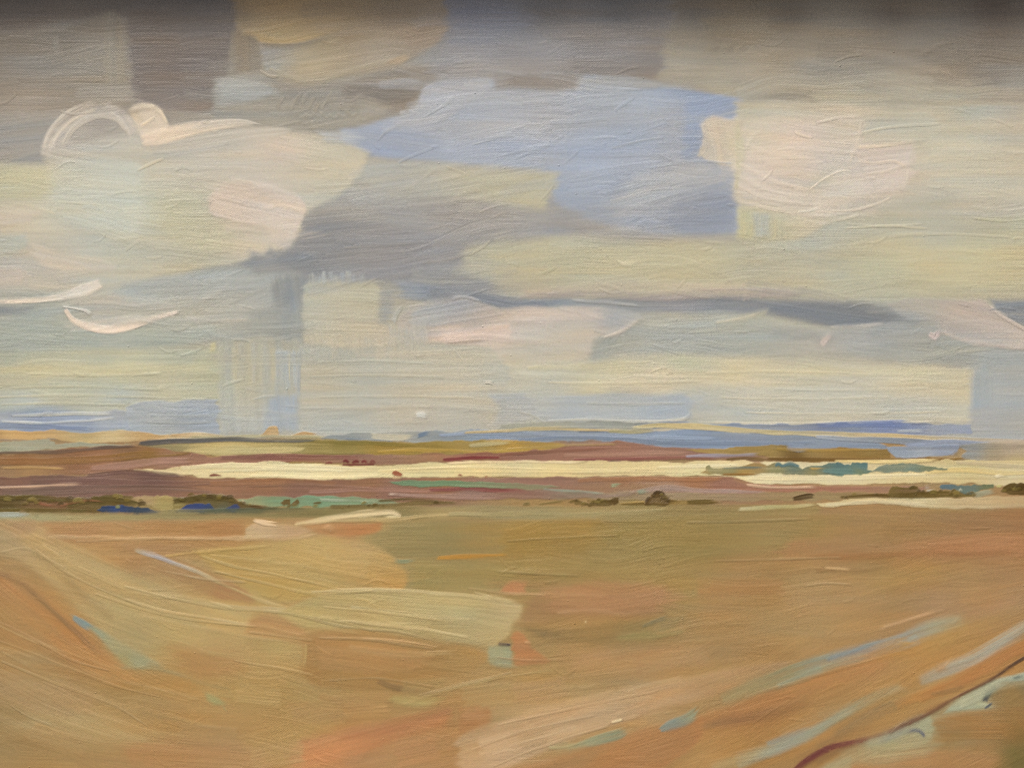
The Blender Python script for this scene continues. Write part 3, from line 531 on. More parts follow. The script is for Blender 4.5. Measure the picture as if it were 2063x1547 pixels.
# ---- blue hills on the horizon, left
P('hills', [(L-20,832),(120,830),(262,826),(268,862),(200,872),(L-20,874)], [(30,846,(154,163,182)),(60,862,(133,146,177)),(180,860,(139,151,177)),(200,842,(165,172,183)),(0,838,(162,170,184))], soft=9, rag=18, thick=.3, ang=0)
P('hills', [(262,818),(300,808),(440,804),(441,874),(380,876),(250,874)], [(330,816,(170,176,183)),(400,820,(162,170,184)),(380,845,(160,169,183)),(320,860,(166,172,180))], soft=6, rag=22, thick=.28, sharp=True, op=.9)
R('hills', [(L-10,860),(40,856),(120,860),(200,866)], [8,10,8,4], (123,138,172), op=.7)
R('hills', [(0,848),(80,852),(180,846),(250,840)], [3,4,4,3], (196,198,196), op=.75, thick=.5)
R('hills', [(20,838),(120,834),(240,834)], [4,5,4], (190,192,186), op=.7, thick=.5)
R('hills', [(266,824),(330,826),(436,828)], [4,6,4], (166,173,183), op=.6)

# ---- the plain: ground colour
P('land', [(L-20,880),(200,884),(700,880),(1200,868),(2000,892),(R_+20,892),(R_+20,B+20),(L-20,B+20)], [
 (100,905,(160,130,90)),(600,905,(160,130,70)),(1200,905,(150,120,100)),(1900,910,(165,140,100)),(300,980,(138,98,76)),(900,990,(150,106,82)),(1500,985,(158,112,80)),
 (100,1040,(150,135,88)),(700,1040,(160,138,88)),(1300,1040,(150,130,74)),(1900,1045,(160,126,72)),
 (100,1060,(182,137,88)),(400,1070,(180,131,76)),(850,1080,(150,126,68)),(1100,1080,(164,125,58)),(1400,1080,(150,125,68)),(1900,1080,(166,116,66)),(2050,1110,(170,116,68)),
 (100,1180,(188,150,96)),(500,1130,(185,145,80)),(700,1150,(184,146,76)),(1000,1150,(160,126,66)),(1200,1200,(174,121,72)),(300,1230,(182,152,92)),(900,1230,(178,155,100)),(1500,1250,(170,130,76)),(1900,1200,(172,126,76)),
 (50,1250,(178,121,66)),(200,1330,(171,120,63)),(550,1320,(178,138,78)),(100,1400,(166,136,86)),(400,1450,(172,127,72)),(850,1350,(170,126,68)),(800,1480,(176,116,66)),(1200,1450,(184,145,96)),(1500,1400,(170,126,70)),(1600,1490,(174,117,60)),(1950,1480,(164,111,57)),(2050,1530,(112,98,48)),(100,1520,(166,124,70))], res=4.0, soft=3, rag=4, dry=0, thick=.1)

# ---- horizon strips, far to near
P('hills', [(1010,856),(1120,848),(1380,850),(1400,858),(1240,868),(1000,872)], [(1080,858,(166,162,144)),(1250,858,(152,156,150)),(1360,855,(146,154,170))], soft=4, rag=14)
P('hills', [(640,886),(670,876),(750,872),(850,868),(920,868),(940,866),(1250,866),(1420,866),(1560,872),(1720,884),(1800,900),(1780,906),(1540,906),(1350,905),(1200,888),(1050,894),(900,902),(820,892),(700,890)], [(690,880,(134,142,146)),(800,880,(160,162,158)),(900,880,(136,148,166)),(1000,880,(133,146,169)),(1100,876,(136,148,167)),(1300,880,(134,146,166)),(1400,890,(131,144,167)),(1500,894,(133,146,170)),(1640,895,(130,144,169)),(900,896,(140,150,150))], soft=3, rag=20, thick=.3)
R('hills', [(880,876),(1000,872),(1130,876),(1300,880),(1450,884)], [5,7,7,7,4], (147,159,182), op=.8)
R('hills', [(1040,886),(1180,880),(1330,890),(1520,893),(1660,892)], [4,5,6,6,4], (117,132,162), op=.7)
R('hills', [(1160,868),(1190,866),(1222,866)], [4,8,4], (99,109,132))
R('hills', [(1140,890),(1155,888),(1166,890)], [3,4,2], (101,109,134))
R('hills', [(745,878),(790,882),(850,878)], [9,14,7], (192,184,162), op=.9)
R('hills', [(838,880),(862,872),(882,870)], [6,9,5], (107,124,148))
R('hills', [(690,884),(770,889),(820,892)], [3,5,3], (110,122,137), op=.8)
P('hills', [(1370,858),(1440,853),(1560,854),(1700,852),(1780,849),(1845,852),(1958,856),(1958,874),(1880,878),(1760,874),(1640,872),(1560,870),(1450,868)], [(1420,860,(144,154,172)),(1540,860,(134,146,170)),(1680,860,(123,136,174)),(1780,860,(120,133,177)),(1840,862,(128,140,177)),(1890,862,(150,159,180)),(1930,866,(152,160,182)),(1700,872,(133,143,164))], soft=3, rag=8, thick=.3)
R('hills', [(1640,858),(1740,853),(1842,854)], [8,12,14], (115,130,177), op=.75)
R('hills', [(1800,869),(1850,868),(1876,870)], [3,5,3], (186,188,186), op=.8)
R('tan', [(930,872),(1020,866),(1120,862),(1180,866),(1260,866)], [3,6,7,5,3], (186,164,116))
R('tan', [(1270,862),(1330,857),(1420,860),(1520,868),(1610,873),(1760,878),(1900,884),(2100,893)], [4,9,11,9,8,11,10,12], [(198,180,130),(202,184,134),(196,178,132),(194,178,140),(200,180,136),(190,170,138),(182,166,148)])
R('tan', [(1220,868),(1290,869),(1330,866)], [5,7,4], (172,158,112))
R('hills', [(1640,880),(1760,886),(1900,893),(2060,898)], [5,10,14,10], [(170,175,183),(131,141,156),(126,133,153),(154,157,166)])
R('hills', [(1820,896),(1900,892),(1980,894),(2080,896)], [8,14,10,8], (142,152,177), op=.85)
P('tan', [(1935,900),(2000,888),(R_+10,890),(R_+10,945),(1940,935)], [(1960,905,(150,150,146)),(2040,900,(176,160,140)),(2000,920,(166,150,122)),(2050,935,(186,170,124))], soft=5, rag=20)
P('tan', [(L-20,866),(60,866),(160,870),(230,868),(300,873),(410,876),(400,881),(330,884),(260,892),(130,890),(100,884),(L-20,888)], [(20,872,(206,164,104)),(100,878,(200,158,98)),(170,880,(196,164,104)),(220,874,(212,180,124)),(300,880,(200,156,98)),(380,876,(212,184,136)),(0,882,(186,140,84))], soft=2.5, rag=8, thick=.32)
R('tan', [(340,877),(400,876),(470,880)], [4,8,3], [(196,146,92),(216,188,142),(190,150,98)])
P('tan', [(523,879),(532,870),(542,861),(558,861),(563,878)], [(545,870,(204,168,116)),(530,876,(188,142,88))], soft=2, rag=3)
R('tan', [(586,878),(610,873),(630,875),(654,874)], [4,9,8,7], (186,146,94))
R('tan', [(380,882),(520,878),(660,880)], [4,5,4], (182,170,126), op=.8)
P('tan', [(L-20,890),(60,886),(104,885),(112,892),(280,893),(210,899),(100,905),(L-20,918)], [(30,895,(168,168,148)),(10,906,(158,160,138)),(180,895,(164,160,134))], soft=3, rag=14)
P('olivefield', [(280,898),(420,890),(600,884),(720,886),(830,890),(1000,886),(1140,892),(1120,908),(1000,914),(760,916),(500,920),(420,918),(340,908)], [(330,902,(150,136,92)),(450,905,(188,170,112)),(560,905,(176,158,98)),(680,895,(142,122,52)),(660,910,(160,138,70)),(780,905,(164,128,44)),(870,900,(152,124,48)),(960,895,(146,128,66)),(1060,892,(168,132,56)),(1040,906,(188,142,52)),(950,908,(170,136,64))], soft=3, rag=22, thick=.3)
R('olivefield', [(760,910),(840,906),(960,910),(1110,906)], [4,6,5,6], (188,144,48), op=.85)
R('olivefield', [(940,898),(990,894),(1050,890)], [6,8,3], (192,178,130), op=.75)
P('olivefield', [(370,905),(450,900),(520,898),(620,900),(560,912),(440,917),(380,910)], (194,176,118), soft=3, rag=24, op=.85)
R('olivefield', [(470,918),(600,915),(760,914)], [3,4,3], (112,94,34), op=.75)
R('olivefield', [(620,888),(740,892),(850,896)], [5,7,4], (128,110,40), op=.75)
R('tan', [(276,893),(300,892),(350,889),(420,886),(480,884),(560,887),(660,886)], [4,9,9,9,8,8,3], [(82,80,80),(90,88,86),(92,90,86),(104,102,96),(98,96,84)], thick=.4)
P('mauve', [(L-20,918),(60,912),(180,900),(290,897),(340,905),(420,918),(520,917),(700,916),(900,914),(1060,908),(1150,898),(1250,889),(1320,897),(1400,905),(1480,906),(1560,912),(1500,924),(1200,929),(1000,928),(760,936),(640,931),(500,936),(350,944),(260,948),(160,957),(L-20,966)], [(40,925,(146,96,52)),(150,915,(140,92,58)),(260,905,(120,88,62)),(300,915,(144,98,40)),(60,945,(168,124,76)),(20,955,(156,118,80)),(200,935,(160,108,76)),(330,930,(164,118,96)),(200,950,(152,108,84)),(450,928,(160,110,88)),(560,924,(146,98,82)),(700,925,(150,106,84)),(860,920,(156,112,80)),(960,925,(150,96,78)),(1100,915,(150,104,84)),(1250,900,(154,110,88)),(1350,912,(156,112,90)),(1250,922,(152,104,90)),(1450,914,(152,112,100))], soft=3, rag=20, thick=.28)
R('mauve', [(L-10,914),(60,911),(120,910),(200,902),(290,898)], [4,6,6,6,3], (98,80,68), op=.85)
R('mauve', [(L-10,928),(80,930),(200,924),(300,916),(400,912)], [12,14,14,12,6], [(150,96,50),(152,94,46),(148,98,40),(142,104,40)], op=.75, dry=.6)
R('mauve', [(180,944),(250,938),(320,930),(400,926)], [8,14,14,8], (168,124,104), op=.75, dry=.5)
R('mauve', [(440,922),(520,918),(620,920),(740,924)], [6,9,9,6], (140,88,74), op=.8)
R('mauve', [(1000,916),(1120,908),(1240,902)], [4,6,4], (134,84,64), op=.7)
R('mauve', [(1130,918),(1260,914),(1400,912)], [5,7,4], (168,126,106), op=.7)
R('mauve', [(1150,926),(1280,924),(1400,922),(1460,924)], [4,5,5,3], (138,70,66), op=.8)
R('mauve', [(0,942),(60,941),(140,944)], [3,4,2], (200,150,84), op=.7)
P('ochrefield', [(1380,908),(1440,902),(1580,897),(1640,902),(1790,903),(1792,920),(1890,922),(1950,924),(1900,930),(1700,932),(1560,928),(1540,920),(1440,914)], [(1420,908,(172,134,66)),(1550,905,(168,128,58)),(1640,910,(158,122,60)),(1750,912,(152,120,58)),(1600,925,(116,78,22)),(1750,926,(134,92,26)),(1880,926,(140,96,30))], soft=2.5, rag=12, thick=.3)
P('hills', [(1785,902),(1850,898),(1932,897),(1926,912),(1905,921),(1860,919),(1804,924)], [(1820,908,(142,154,175)),(1900,902,(136,148,175)),(1860,916,(154,164,182))], soft=2.5, rag=4)
R('hills', [(1380,920),(1450,917),(1540,916)], [4,6,4], (158,150,160), op=.85)
R('hills', [(1580,898),(1610,904),(1640,894)], [12,16,8], (138,149,170), op=.8)
R('hills', [(1912,918),(1925,910),(1934,906)], [4,5,3], (170,176,186))
R('ochrefield', [(1918,914),(1936,912),(1948,916)], [5,9,4], (104,94,82), op=.85)
R('ochrefield', [(1460,926),(1500,923),(1560,925)], [4,6,5], (112,82,28), op=.9)
R('ochrefield', [(1560,904),(1650,907),(1780,906)], [4,6,3], (180,136,52), op=.6)
R('ochrefield', [(1540,924),(1680,926),(1860,926),(1930,924)], [5,6,5,3], (112,74,18), op=.8)

P('cream', [(252,945),(272,947),(332,944),(350,939),(420,935),(560,930),(660,936),(760,937),(920,931),(1100,930),(1250,929),(1420,930),(1480,927),(1560,930),(1700,930),(1900,926),(R_+20,930),(R_+20,985),(1900,972),(1800,976),(1600,975),(1520,974),(1490,966),(1480,961),(1300,958),(1150,962),(1000,960),(880,961),(800,962),(740,964),(640,966),(540,962),(440,966),(400,962),(392,955),(360,957),(290,951)], [(300,948,(222,200,148)),(450,948,(222,206,156)),(650,948,(228,214,166)),(850,948,(222,205,148)),(1050,945,(222,200,144)),(1250,945,(218,198,144)),(1450,940,(228,212,164)),(1540,968,(226,212,168)),(1650,968,(216,200,156)),(1850,960,(214,194,142)),(1950,945,(212,190,130)),(2030,935,(208,188,138)),(2040,965,(212,198,158)),(1420,955,(222,200,138)),(1100,957,(224,200,138))], soft=2.2, rag=6, thick=.45)
R('cream', [(360,942),(480,938),(600,942),(760,946)], [6,9,9,5], (232,218,172), op=.7, dry=.6)
R('cream', [(760,950),(900,946),(1080,948),(1280,950)], [6,9,8,5], (228,206,146), op=.7, dry=.6)
R('cream', [(1320,942),(1420,938),(1500,936)], [4,6,4], (238,226,184), op=.85)
R('cream', [(900,934),(1010,930),(1190,932)], [3,4,2], (236,214,170), op=.85)
R('cream', [(500,957),(640,962),(780,958)], [5,7,4], (230,216,170), op=.7)
R('cream', [(1500,962),(1620,964),(1760,960),(1900,956)], [5,7,8,5], (226,212,170), op=.75)
R('cream', [(1860,952),(1940,946),(2020,952),(2100,948)], [8,10,9,7], (214,186,116), op=.75)
R('cream', [(2000,962),(2020,957),(2034,960)], [4,6,4], (236,226,196), thick=.7)
R('cream', [(1920,932),(2000,936),(2090,942)], [5,7,6], (190,178,146), op=.8)
R('cream', [(1680,928),(1800,929),(1900,927)], [4,6,4], (226,200,132), op=.8)

P('violetfield', [(L-20,962),(160,957),(250,951),(300,952),(370,958),(400,964),(520,963),(640,967),(760,963),(1000,962),(1300,959),(1470,962),(1500,974),(1600,978),(1760,978),(1870,980),(1860,992),(1500,1002),(1300,1000),(1000,1006),(800,1010),(500,1004),(350,1003),(200,1006),(L-20,1010)], [(40,970,(128,90,76)),(200,962,(140,100,84)),(300,956,(112,80,70)),(250,985,(132,94,76)),(60,995,(112,92,78)),(420,975,(156,106,74)),(550,970,(156,102,66)),(600,990,(138,96,76)),(750,975,(146,96,66)),(780,992,(142,100,86)),(950,1000,(146,112,100)),(1100,985,(150,106,86)),(1250,966,(158,102,66)),(1400,970,(164,106,70)),(1550,985,(166,108,80)),(1750,985,(164,116,84)),(1450,985,(152,104,84)),(1250,998,(150,124,100)),(900,966,(160,100,58)),(1350,995,(158,128,108))], soft=3, rag=18, thick=.3)
R('violetfield', [(170,957),(260,950),(340,955),(376,956)], [4,8,8,5], (106,76,68), op=.85)
R('violetfield', [(L-10,984),(60,980),(130,976),(180,974)], [2,3,5,3], (204,164,134), thick=.5)
R('violetfield', [(60,970),(180,968),(320,974),(480,972)], [6,10,10,6], (112,80,72), op=.6, dry=.6)
R('violetfield', [(0,992),(140,988),(300,984),(440,990)], [12,16,14,8], (114,92,82), op=.6, dry=.6)
R('violetfield', [(420,974),(560,970),(700,974)], [8,12,8], (166,106,66), op=.6, dry=.6)
R('violetfield', [(620,990),(760,986),(900,992)], [5,8,5], (158,116,100), op=.7)
R('violetfield', [(780,994),(900,1000),(1000,1002)], [4,8,8], (160,128,114), op=.75)
R('violetfield', [(860,986),(960,985),(1050,990),(1160,1000)], [5,8,8,4], (132,62,58), op=.85)
R('violetfield', [(1160,968),(1300,964),(1470,966)], [6,9,7], (168,106,66), op=.7)
R('violetfield', [(1240,996),(1340,984),(1450,990),(1560,992)], [6,12,8,5], (162,138,126), op=.75)
R('violetfield', [(1500,982),(1640,986),(1760,984)], [8,12,8], (170,110,86), op=.65)
R('violetfield', [(1500,976),(1560,982),(1660,980)], [3,4,3], (210,170,134), op=.8, thick=.5)
R('violetfield', [(780,996),(800,995),(812,994)], [2,3,2], (206,180,160), thick=.5)
P('violetfield', [(1180,995),(1300,990),(1480,992),(1700,990),(1860,992),(1800,1004),(1600,1010),(1400,1008),(1200,1008)], [(1250,998,(150,128,96)),(1450,1000,(156,134,100)),(1620,1000,(154,132,88)),(1750,998,(158,126,78))], soft=5, rag=30, op=.85)
R('redmarks', [(654,934),(664,932),(672,934)], [2.5,4,2], (132,60,50), start=1, end=1)
R('redmarks', [(690,931),(697,928),(704,935)], [5,7,5], (120,46,42), start=1, end=1)
R('redmarks', [(708,934),(718,929),(724,935)], [4,6,5], (126,50,44), start=1, end=1)
R('redmarks', [(726,933),(734,928),(742,934)], [4,6,4], (118,46,42), start=1, end=1)
R('redmarks', [(744,933),(751,928),(758,935)], [4,6,4], (124,50,44), start=1, end=1)
R('redmarks', [(688,936),(720,936),(757,935)], [2,3,2], (120,48,42), start=1, end=1)
R('redmarks', [(891,925),(906,925),(930,923),(980,921),(1012,922)], [5,9,6,6,4], (128,48,46), start=1, end=4)
R('redmarks', [(790,957),(797,953),(812,959)], [4,9,3], (166,86,56), start=1, end=1)
R('redmarks', [(788,963),(797,962),(810,963)], [2,4,2], (226,190,146), start=1, end=1)
R('redmarks', [(921,958),(927,957),(933,959)], [3,4,3], (146,70,50), start=1, end=1)
R('redmarks', [(952,961),(957,961)], 2.5, (150,76,54), start=1, end=1)
R('redmarks', [(976,961),(984,960)], 2.5, (156,80,56), start=1, end=1)
R('redmarks', [(420,958),(432,956),(450,958)], [3,6,2], (122,46,40), start=1, end=2)
P('tealthin', [(783,972),(810,968),(870,966),(950,970),(1010,972),(1080,974),(1130,982),(1080,986),(1000,983),(900,979),(820,980)], [(830,974,(112,138,100)),(900,973,(110,138,98)),(980,977,(126,136,100)),(1080,980,(134,128,96))], soft=2, rag=8, thick=.4)
R('tealthin', [(1090,984),(1160,990),(1240,996)], [3,5,3], (140,158,138), op=.7)
R('tealthin', [(1228,978),(1245,977),(1266,976)], [4,5,3], (150,160,122))
P('tealthin', [(1000,990),(1100,986),(1240,994),(1280,990),(1260,1000),(1100,1006),(1000,1000)], [(1050,994,(146,112,92)),(1150,996,(140,124,102)),(1230,998,(150,126,112))], soft=5, rag=20, op=.7)
R('tealthin', [(1280,992),(1300,989),(1320,990)], [6,9,6], (132,146,124), op=.8)
P('teal', [(480,1006),(520,1001),(600,1000),(640,998),(720,1001),(780,1004),(806,1012),(720,1018),(640,1021),(540,1021),(500,1016)], [(500,1010,(150,158,120)),(560,1010,(122,150,116)),(640,1008,(120,152,118)),(720,1008,(128,150,112)),(780,1010,(140,146,110))], soft=2.5, rag=10, thick=.4)
R('teal', [(640,1006),(700,1008),(780,1010)], [3,4,3], (164,176,148), op=.8)

# ---- green grey foot of the plain and hedges
P('hedge', [(L-20,1000),(80,998),(150,1003),(205,996),(255,999),(300,1004),(350,1002),(410,996),(470,1002),(500,1016),(560,1022),(520,1034),(300,1034),(150,1032),(L-20,1034)], [(40,1005,(90,72,26)),(60,1016,(116,78,36)),(20,1026,(92,74,26)),(120,1016,(124,74,44)),(150,1026,(98,78,28)),(200,1004,(94,78,28)),(240,1010,(94,72,22)),(300,1010,(160,130,76)),(330,1020,(166,142,78)),(390,1005,(92,70,24)),(440,1006,(94,78,28)),(480,1012,(92,72,26)),(350,1026,(140,124,64)),(450,1026,(86,90,72))], soft=3, rag=12, thick=.4)
P('hedge', [(262,1001),(300,998),(346,1000),(350,1012),(346,1028),(325,1029),(300,1018),(275,1010)], [(290,1004,(172,138,92)),(330,1015,(166,142,76))], soft=3, rag=5)
R('hedge', [(130,1020),(170,1011),(206,1004),(250,1008),(300,1018)], [8,9,10,9,5], (92,76,26))
R('hedge', [(345,1012),(380,1006),(415,1000),(455,1004),(488,1014)], [8,10,11,11,8], (92,76,28))
R('hedge', [(L-10,1004),(60,1002),(130,1006),(190,1002)], [7,9,8,5], (98,82,30), op=.85)
R('hedge', [(L-10,1028),(80,1027),(190,1029)], [7,8,5], (102,88,34), op=.85)
R('hedge', [(118,1020),(150,1012),(180,1008),(222,1012)], [2.5,3,3,2], (162,96,60), op=.9)
R('hedge', [(70,1010),(95,1016),(120,1014)], [4,7,4], (150,84,58), op=.8)
P('hedge', [(194,1028),(206,1020),(226,1017),(260,1019),(300,1020),(326,1030),(300,1033),(220,1032)], [(215,1026,(42,60,90)),(230,1022,(44,68,130)),(280,1026,(52,66,84)),(310,1028,(48,66,92))], soft=2, rag=4)
P('hedge', [(354,1030),(370,1020),(392,1014),(425,1014),(434,1026),(410,1032)], [(380,1022,(48,66,128)),(410,1018,(44,66,140)),(420,1028,(54,70,90))], soft=2, rag=4)
P('hedge', [(454,1022),(466,1016),(478,1014),(486,1024),(470,1030)], (46,64,116), soft=2, rag=3)
R('hedge', [(232,1023),(238,1020),(243,1024)], [3,6,3], (120,126,86), start=1, end=1)
R('hedge', [(320,1034),(420,1030),(520,1028),(640,1028),(760,1022)], [10,12,12,12,6], [(140,128,80),(88,98,82),(96,98,68),(112,104,58),(120,106,54)], op=.85)
R('hedge', [(496,1017),(520,1020),(545,1021)], [3,5,3], (86,62,18))
R('hedge', [(487,1004),(494,1012),(500,1018)], [4,6,4], (198,170,130), op=.8)
P('hedge', [(564,1015),(572,1008),(584,1006),(586,1014),(600,1006),(604,1012),(600,1018),(580,1018)], (104,82,34), soft=1.8, rag=2)
R('hedge', [(630,1013),(640,1012),(650,1011)], [3,5,3], (92,74,28), start=1, end=1)
R('hedge', [(660,1020),(760,1020),(840,1014),(932,1012)], [6,8,8,3], (108,90,40), op=.8)
R('hedge', [(760,1009),(820,1006),(900,1009)], [2.5,4,2], (92,76,34), op=.8)
P('land', [(L-20,1034),(140,1033),(300,1034),(520,1032),(700,1024),(1000,1016),(1200,1020),(1500,1014),(1660,1012),(1640,1040),(1300,1050),(1000,1050),(760,1046),(560,1046),(300,1052),(L-20,1052)], [(30,1040,(166,158,116)),(200,1042,(160,144,92)),(400,1042,(152,134,84)),(600,1036,(128,116,68)),(800,1030,(136,122,74)),(1000,1028,(154,138,92)),(1200,1030,(158,138,88)),(1450,1028,(152,128,74)),(900,1044,(162,142,90))], soft=5, rag=30, op=.92)
R('land', [(L-10,1038),(20,1037),(70,1036)], [6,8,3], (170,178,168), op=.8)
R('land', [(40,1036),(50,1030),(60,1026)], [10,14,6], (180,138,88), op=.85, thick=.6)
R('land', [(68,1036),(76,1038),(84,1039)], [4,5,3], (90,92,60), thick=.9)
R('lowbush', [(1052,1015),(1062,1014),(1070,1013)], [3,6,4], (110,88,36), start=1, end=1)
R('lowbush', [(1080,1016),(1110,1012),(1150,1008)], [2,3,3], (120,102,48), op=.9)
P('lowbush', [(1145,1012),(1152,1008),(1166,1006),(1178,1011),(1192,1009),(1204,1004),(1228,1006),(1238,1002),(1246,1004),(1246,1013),(1228,1019),(1208,1020),(1180,1016),(1160,1017)], [(1160,1011,(112,88,32)),(1205,1010,(96,74,22)),(1236,1008,(86,62,18)),(1215,1016,(108,86,30))], soft=1.8, rag=3, thick=.5)
R('lowbush', [(1246,1014),(1300,1012),(1400,1012),(1460,1010)], [4,7,6,4], [(176,136,54),(172,128,56),(140,108,40),(110,86,26)])
R('lowbush', [(1380,1012),(1420,1011),(1462,1010)], [5,9,4], (104,80,22))
R('lowbush', [(1244,1015),(1290,1014),(1350,1010),(1380,1011)], [2.5,4,6,4], (112,84,28))
P('bushes', [(1298,1016),(1304,1004),(1311,1000),(1315,993),(1324,988),(1334,989),(1341,996),(1349,1003),(1348,1012),(1338,1018),(1318,1017)], [(1308,1008,(94,70,28)),(1326,993,(76,52,16)),(1322,1002,(112,82,36)),(1340,1006,(96,70,26)),(1325,1014,(124,96,38))], soft=1.8, rag=2, thick=.6, wob=2)
R('bushes', [(1314,997),(1324,990),(1337,994),(1336,1003)], [4,7,7,4], (74,50,16), start=1, end=1)
R('bushes', [(1300,1013),(1307,1004),(1313,1002)], [6,7,4], (80,56,18), start=1, end=1)

P('tealbush', [(1408,952),(1422,946),(1424,938),(1432,937),(1440,942),(1478,940),(1500,936),(1512,931),(1530,930),(1546,938),(1556,934),(1566,932),(1576,936),(1590,933),(1600,934),(1616,942),(1636,937),(1656,938),(1672,931),(1686,929),(1700,934),(1712,937),(1718,931),(1748,932),(1747,944),(1762,949),(1730,956),(1660,957),(1560,954),(1470,955),(1430,955)], [(1418,950,(170,128,62)),(1430,942,(122,126,88)),(1470,945,(132,128,86)),(1530,936,(160,124,70)),(1560,946,(134,132,92)),(1600,938,(92,112,104)),(1500,954,(170,128,54)),(1650,942,(92,116,108)),(1690,938,(84,112,112)),(1700,950,(96,124,116)),(1740,938,(86,116,118)),(1730,952,(120,130,96)),(1640,952,(140,126,72))], soft=2, rag=5, thick=.4, wob=2)
R('tealbush', [(1452,943),(1500,942),(1550,943)], [2.5,3.5,2.5], (82,104,104), op=.85)
R('tealbush', [(1628,943),(1650,944),(1668,944)], [3,5,3], (186,146,70), op=.9)
R('tealbush', [(1520,933),(1536,931),(1546,938)], [3,5,3], (184,126,78), op=.85)
R('tealbush', [(1452,956),(1490,955),(1540,955)], [2.5,3.5,2], (140,92,24))
R('tealbush', [(1560,939),(1568,934),(1576,938),(1592,934),(1612,940)], [5,8,7,9,5], (88,112,112), start=1, end=1)
R('tealbush', [(1654,948),(1690,950),(1740,952)], [5,9,6], (98,128,122), op=.8)
P('tealbush', [(1758,948),(1772,939),(1800,935),(1850,934),(1868,938),(1886,942),(1910,943),(1908,947),(1880,948),(1850,949),(1820,952),(1780,952)], [(1780,945,(112,126,112)),(1820,942,(122,132,112)),(1870,943,(124,128,96)),(1830,950,(110,134,124))], soft=2, rag=6, thick=.4, wob=2)

P('palestrip', [(1640,1014),(1690,1007),(1730,1003),(1800,1001),(1950,1002),(R_+10,995),(R_+10,1016),(1990,1024),(1900,1025),(1830,1021),(1760,1013),(1715,1013),(1680,1020),(1652,1019)], [(1670,1014,(206,190,142)),(1760,1008,(208,186,140)),(1850,1012,(204,186,140)),(1950,1012,(194,170,126)),(2040,1006,(188,160,116))], soft=2.5, rag=8, thick=.4)
R('palestrip', [(1485,1025),(1540,1022),(1600,1020),(1650,1014)], [5,6,6,4], [(208,192,144),(180,168,110),(178,162,104),(196,180,130)], op=.9)
R('palestrip', [(1660,1017),(1760,1010),(1880,1016)], [5,7,5], (216,198,154), op=.7)
R('righthedge', [(1596,1004),(1612,1001),(1630,998),(1641,999)], [5,9,9,5], (76,52,12), start=1, end=1, thick=.5)
R('righthedge', [(1690,1001),(1760,999),(1840,997),(1930,995),(1990,996)], [4,7,11,12,5], [(104,80,24),(96,70,18),(100,76,20),(104,84,28),(120,104,50)], start=3, end=6)
P('righthedge', [(1788,998),(1790,988),(1797,978),(1812,981),(1826,982),(1836,977),(1848,978),(1850,988),(1846,996),(1860,1000),(1820,1002)], [(1800,985,(116,92,34)),(1840,982,(102,78,24)),(1820,995,(98,74,18))], soft=2, rag=2, wob=2)
P('righthedge', [(1892,982),(1896,976),(1930,976),(2000,977),(2004,984),(1975,988),(1960,994),(1940,994),(1925,988),(1900,986)], [(1905,980,(82,110,128)),(1950,985,(92,116,116)),(1990,981,(106,116,82))], soft=2, rag=3, wob=2)
R('righthedge', [(1912,996),(1922,988),(1928,994)], [5,8,6], (106,84,30), start=1, end=1)
R('righthedge', [(1930,990),(1935,985),(1940,990)], [3,5,3], (176,176,156), start=1, end=1)
R('righthedge', [(1860,986),(1880,982),(1892,980)], [10,12,6], (178,168,148), op=.8)
R('righthedge', [(1960,998),(1990,992),(2016,990)], [8,10,6], (164,160,132), op=.8)
P('farbush', [(2014,992),(2020,982),(2034,974),(2060,972),(R_+10,974),(R_+10,996),(2050,997),(2030,996)], [(2030,985,(96,72,18)),(2060,984,(84,60,12))], soft=2, rag=3, wob=2)
R('farbush', [(2006,980),(2014,979),(2020,978)], [3,5,3], (196,188,124), start=1, end=1)

